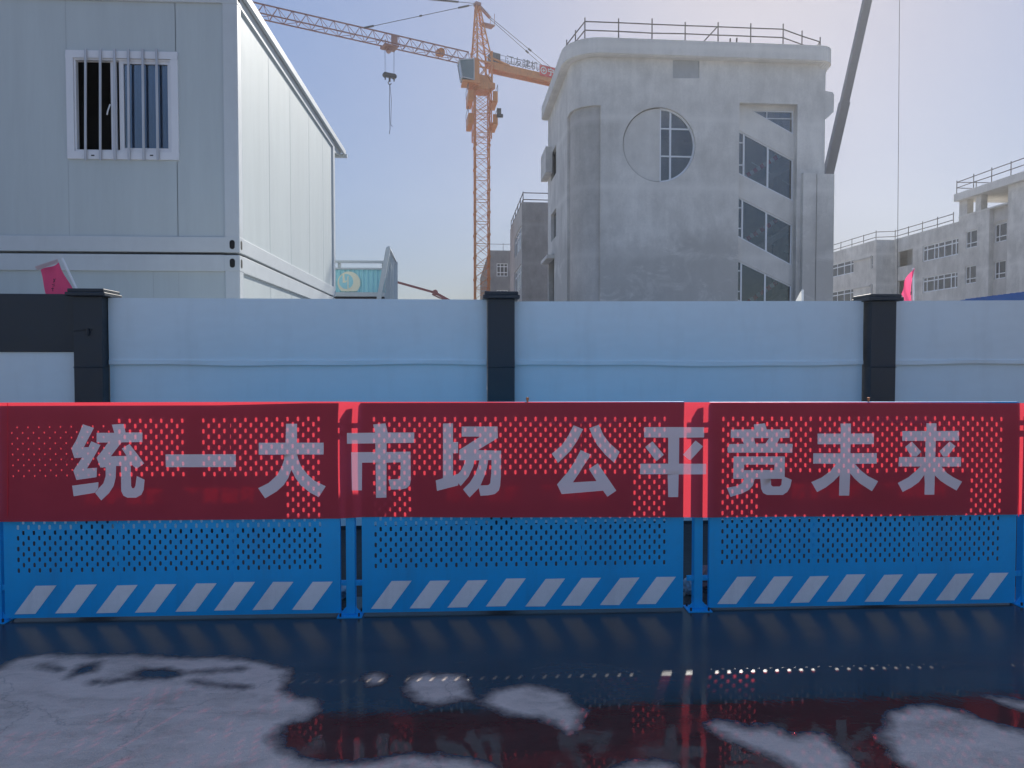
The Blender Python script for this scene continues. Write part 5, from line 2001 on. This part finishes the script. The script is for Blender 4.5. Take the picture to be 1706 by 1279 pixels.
mb.tube((tt, 0, zk - 0.1), (tt, 0, zk - 0.5), 0.11, 8)
pts = [(tt + 0.16 * math.sin(a), 0, zk - 0.65 + 0.16 * math.cos(a)) for a in [R(x) for x in range(0, 271, 30)]]
mb.path(pts, 0.05, 6)
mb.build('hook_block', M['dark_steel'], crane)
zc_ = EYE + (605 - 226) * 75.5 / 1200
mb = MB(KM)
mb.path([(tt, 0, zk - 0.75), (tt + 0.05, 0.02, (zk + zc_) / 2), (tt - 0.02, 0, zc_ + 0.5), (tt + 0.06, 0, zc_)], 0.03, 5)
mb.path([(tt - 0.02, 0, zk - 0.75), (tt - 0.16, 0.05, (zk + zc_) / 2 + 0.6), (tt - 0.1, 0, zc_ + 1.0), (tt - 0.3, 0, zc_ + 0.8)], 0.025, 5)
mb.build('sling_chain', M['dark_steel'], crane)

# ================================================================== MOBILE CRANE BOOM (behind the round window building)
MBZ = 60.0
def mw(px, py, dz=0.0):
    return at(px, py, MBZ + dz)
base_p = mw(1302, 628)
mc = thing('mobile_crane', 'grey telescopic crane boom leaning out behind the right side of the round window building', 'mobile crane', (base_p.x, base_p.y, 0))
def sect(name, a, b, w, h, mat):
    mb = MB()
    mb.bar(mw(*a), mw(*b), h, w, (0, 1, 0))
    return mb.build(name, mat, mc, bevel=0.05)
sect('boom_section', (1302, 628), (1407, 170), 0.62, 0.74, M['grey_boom'])
sect('boom_section', (1400, 201), (1470, -112), 0.52, 0.64, M['grey_boom'])
sect('boom_section', (1464, -85), (1496, -228), 0.42, 0.54, M['grey_boom'])
mb = MB()
mb.tube(mw(1496, -228, -0.4), mw(1496, -228, 0.4), 0.45, 12)
mb.build('boom_head', M['dark_steel'], mc)
mb = MB()
mb.tube(mw(1500.5, -228), mw(1494.5, 540), 0.022, 5)
mb.build('hoist_rope', M['dark_steel'], mc)
mb = MB()
hb = mw(1494.5, 545)
mb.tube(hb + Vector((0, 0, 0.1)), hb - Vector((0, 0, 0.8)), 0.22, 10, 0.12)
mb.build('hook_block', M['dark_steel'], mc)
mb = MB()
x, y = base_p.x, base_p.y
mb.box(x - 5.5, x + 4.5, y - 1.3, y + 1.3, 0.7, 1.25)
mb.box(x - 5.6, x - 3.6, y - 1.2, y + 1.2, 1.26, 2.6)
mb.box(x - 1.0, x + 1.0, y - 1.0, y + 1.0, 1.26, 2.0)
mb.build('carrier', M['grey_boom'], mc)
for dx in (-4.4, -2.6, 1.6, 3.2):
    for dy in (-1.2, 1.2):
        mb = MB()
        mb.tube((x + dx, y + dy - 0.18, 0.55), (x + dx, y + dy + 0.18, 0.55), 0.55, 16)
        mb.build('wheel', M['dark_steel'], mc)

# concrete pump boom, far left of the tower crane
pm_ = thing('pump_boom', 'thin reddish folding concrete pump boom above the hoarding, right of the teal landing', 'pump boom', tuple(at(775, 605, 55.0).xy) + (0.0,))
mb = MB()
mb.bar(at(655, 468, 55), at(727, 488, 55), 0.16, 0.20, (0, 1, 0))
mb.build('arm_segment', M['pump_red'], pm_)
mb = MB()
mb.bar(at(722, 486, 55), at(775, 515, 55), 0.20, 0.30, (0, 1, 0))
mb.build('arm_segment', M['pump_red'], pm_)
mb = MB()
mb.tube(at(725, 487, 54.8), at(725, 487, 55.2), 0.22, 10)
mb.bar(at(720, 490, 55), at(732, 496, 55), 0.1, 0.1, (0, 1, 0))
mb.bar(at(732, 496, 55), at(755, 503, 55), 0.08, 0.08, (0, 1, 0))
mb.build('knuckle', M['pump_red'], pm_)
mb = MB()
pb = at(775, 605, 55)
mb.bar(at(775, 515, 55), Vector((pb.x, pb.y, 0)), 0.3, 0.3, (0, 1, 0))
mb.build('mast', M['pump_red'], pm_)

# ================================================================== FLAGS behind the hoarding
def flag(label, depth, pole, outline, mat, folds, header=None, group='small flags on poles behind the hoarding', marks=()):
    pts = [at(px, py, depth) for px, py in outline]
    p0, p1 = at(*pole[0], depth), at(*pole[1], depth)
    root = thing('flag', label, 'flag', (p1.x, p1.y, 0), 0, group)
    mb = MB()
    d = (p1 - p0)
    g_ = p0 + d * ((0 - p0.z) / d.z) if abs(d.z) > 0 else p1
    g_ = Vector((p1.x + (p1.x - p0.x) * 0.6, p1.y, 0.0))
    mb.path([p0, p1, g_], 0.011, 6)
    mb.build('pole', M['pvc'], root)
    # cloth: outline filled on a grid with soft folds
    from mathutils.geometry import tessellate_polygon as tp
    y0 = pts[0].y
    loop = [(p.x, p.z) for p in pts]
    bm = bmesh.new()
    tri = tp([[Vector((a, b, 0)) for a, b in loop]])
    vs = [bm.verts.new((a, 0, b)) for a, b in loop]
    for t in tri:
        try:
            bm.faces.new([vs[k] for k in t])
        except ValueError:
            pass
    xs_ = [a for a, b in loop]; zs_ = [b for a, b in loop]
    for x in np.arange(min(xs_), max(xs_), 0.025):
        bmesh.ops.bisect_plane(bm, geom=bm.verts[:] + bm.edges[:] + bm.faces[:], plane_co=(x, 0, 0), plane_no=(1, 0, 0))
    for z in np.arange(min(zs_), max(zs_), 0.04):
        bmesh.ops.bisect_plane(bm, geom=bm.verts[:] + bm.edges[:] + bm.faces[:], plane_co=(0, 0, z), plane_no=(0, 0, 1))
    mb = MB()
    idm = {}
    for v in bm.verts:
        u = (v.co.x - xs_[0]); w = (v.co.z - min(zs_))
        y = y0 + folds * math.sin(u * 38 + w * 9) + folds * 0.6 * math.sin(u * 17 - w * 14)
        idm[v] = mb.P((v.co.x, y, v.co.z))
    for f in bm.faces:
        mb.F([idm[v] for v in f.verts])
    bm.free()
    o = mb.build('cloth', mat, root, smooth=True)
    if header:
        hp = [at(px, py, depth) for px, py in header]
        mb = MB()
        mb.plate([(p.x, p.z) for p in hp], [], lambda a, b, d: (a, y0 - 0.045 + d, b), 0.004)
        mb.build('header_strip', M['flag_head'], root)
    for q in marks:
        hp = [at(px, py, depth) for px, py in q]
        mb = MB()
        mb.plate([(p.x, p.z) for p in hp], [], lambda a, b, d: (a, y0 - folds * 1.7 - 0.002 + d, b), 0.002)
        mb.build('dark_mark', M['dark_in'], root)
    return root
flag('pink flag with a white header strip leaning beside the left navy column', 6.5, ((103.5, 430), (127, 480)), [(67, 449), (99, 437), (126, 495), (126, 520), (86, 520)], M['pinkflag'], 0.020, [(63, 445), (99.5, 432.5), (101, 438), (67, 451)],
     marks=([(92, 465), (92.9, 464.7), (94.6, 470), (93.7, 470.3)], [(95, 464.5), (95.8, 464.3), (92.4, 471), (91.6, 471)], [(90, 474), (94, 473.2), (94.1, 474), (90.2, 474.9)], [(91, 476.5), (94.4, 476), (94.4, 476.8), (91, 477.4)], [(88.8, 481), (92.8, 480), (92.9, 480.8), (89, 481.9)], [(90.6, 479.6), (91.3, 479.5), (91.6, 485.5), (90.9, 485.7)]))
flag('drooping red flag in front of the long building, right of the right navy column', 7.2, ((1521, 446), (1521.5, 505)), [(1519.8, 447), (1520.2, 530), (1504, 530), (1504.3, 497), (1500, 490), (1506, 473), (1513, 459)], M['pinkflag'], 0.030,
     marks=([(1511, 487), (1511.6, 486.6), (1513, 491.5), (1512.4, 491.8)], [(1513.4, 486), (1514, 485.8), (1511.6, 492), (1511, 492)]))
flag('tiny white flag tip below the slanted stair windows', 7.2, ((1337, 482), (1337, 505)), [(1336.5, 483), (1336.8, 525), (1316, 525), (1325, 500)], M['whitecloth'], 0.012)

# ================================================================== BLUE ROOFED SHED at the right
sb = at(1660, 605, 24.0)
sh = thing('site_shed', 'low shed with a bright blue sheet roof peeping over the right end of the hoarding', 'shed', (sb.x, sb.y, 0), R(2.05))
SF = Frame(sb, R(2.05))
e0, e1 = SF.side(1611, 500, 0.0), SF.side(1720, 486.5, 0.0)
mb = MB(SF.M)
ze = (e0[1] + e1[1]) / 2
ya, yb = e1[0] - 3, e0[0]
r0 = [mb.P((-0.25, y, ze - 0.07 + dz)) for y, dz in ((ya, 0), (yb, 0))]
r1 = [mb.P((3.5, y, ze + 0.15 + dz)) for y, dz in ((ya, 0), (yb, 0))]
r2_ = [mb.P((-0.25, y, ze)) for y in (ya, yb)]
r3 = [mb.P((3.5, y, ze + 0.22)) for y in (ya, yb)]
mb.F((r0[0], r0[1], r1[1], r1[0])); mb.F((r2_[0], r3[0], r3[1], r2_[1])); mb.F((r0[0], r2_[0], r2_[1], r0[1])); mb.F((r1[0], r1[1], r3[1], r3[0])); mb.F((r0[0], r1[0], r3[0], r2_[0])); mb.F((r0[1], r2_[1], r3[1], r1[1]))
for k in range(int((yb - ya) / 0.25)):
    mb.bar((-0.252, ya + 0.1 + k * 0.25, ze + 0.006), (3.45, ya + 0.1 + k * 0.25, ze + 0.226), 0.05, 0.03)
mb.build('roof', M['blue_roof'], sh)
mb = MB(SF.M)
mb.box(-0.262, -0.251, ya, yb, ze - 0.28, ze - 0.05)
mb.build('fascia', M['blue_roof'], sh)
mb = MB(SF.M)
mb.box(0, 3.2, ya + 0.2, yb - 0.2, 0, ze - 0.09)
mb.build('wall', M['wall_white'], sh)

# ================================================================== HAZE: thin dusty air round the whole place
hz_m, nt, out = new_mat('thin haze')
pv = N(nt, 'ShaderNodeVolumePrincipled')
pv.inputs['Color'].default_value = (0.93, 0.95, 1.0, 1)
pv.inputs['Density'].default_value = 0.0005
pv.inputs['Anisotropy'].default_value = 0.62
nt.links.new(pv.outputs[0], out.inputs['Volume'])
mb = MB()
mb.box(-160, 160, -70, 200, -1.1, 46)
hz_o = mb.build('haze', hz_m)
hz_o['kind'] = 'stuff'
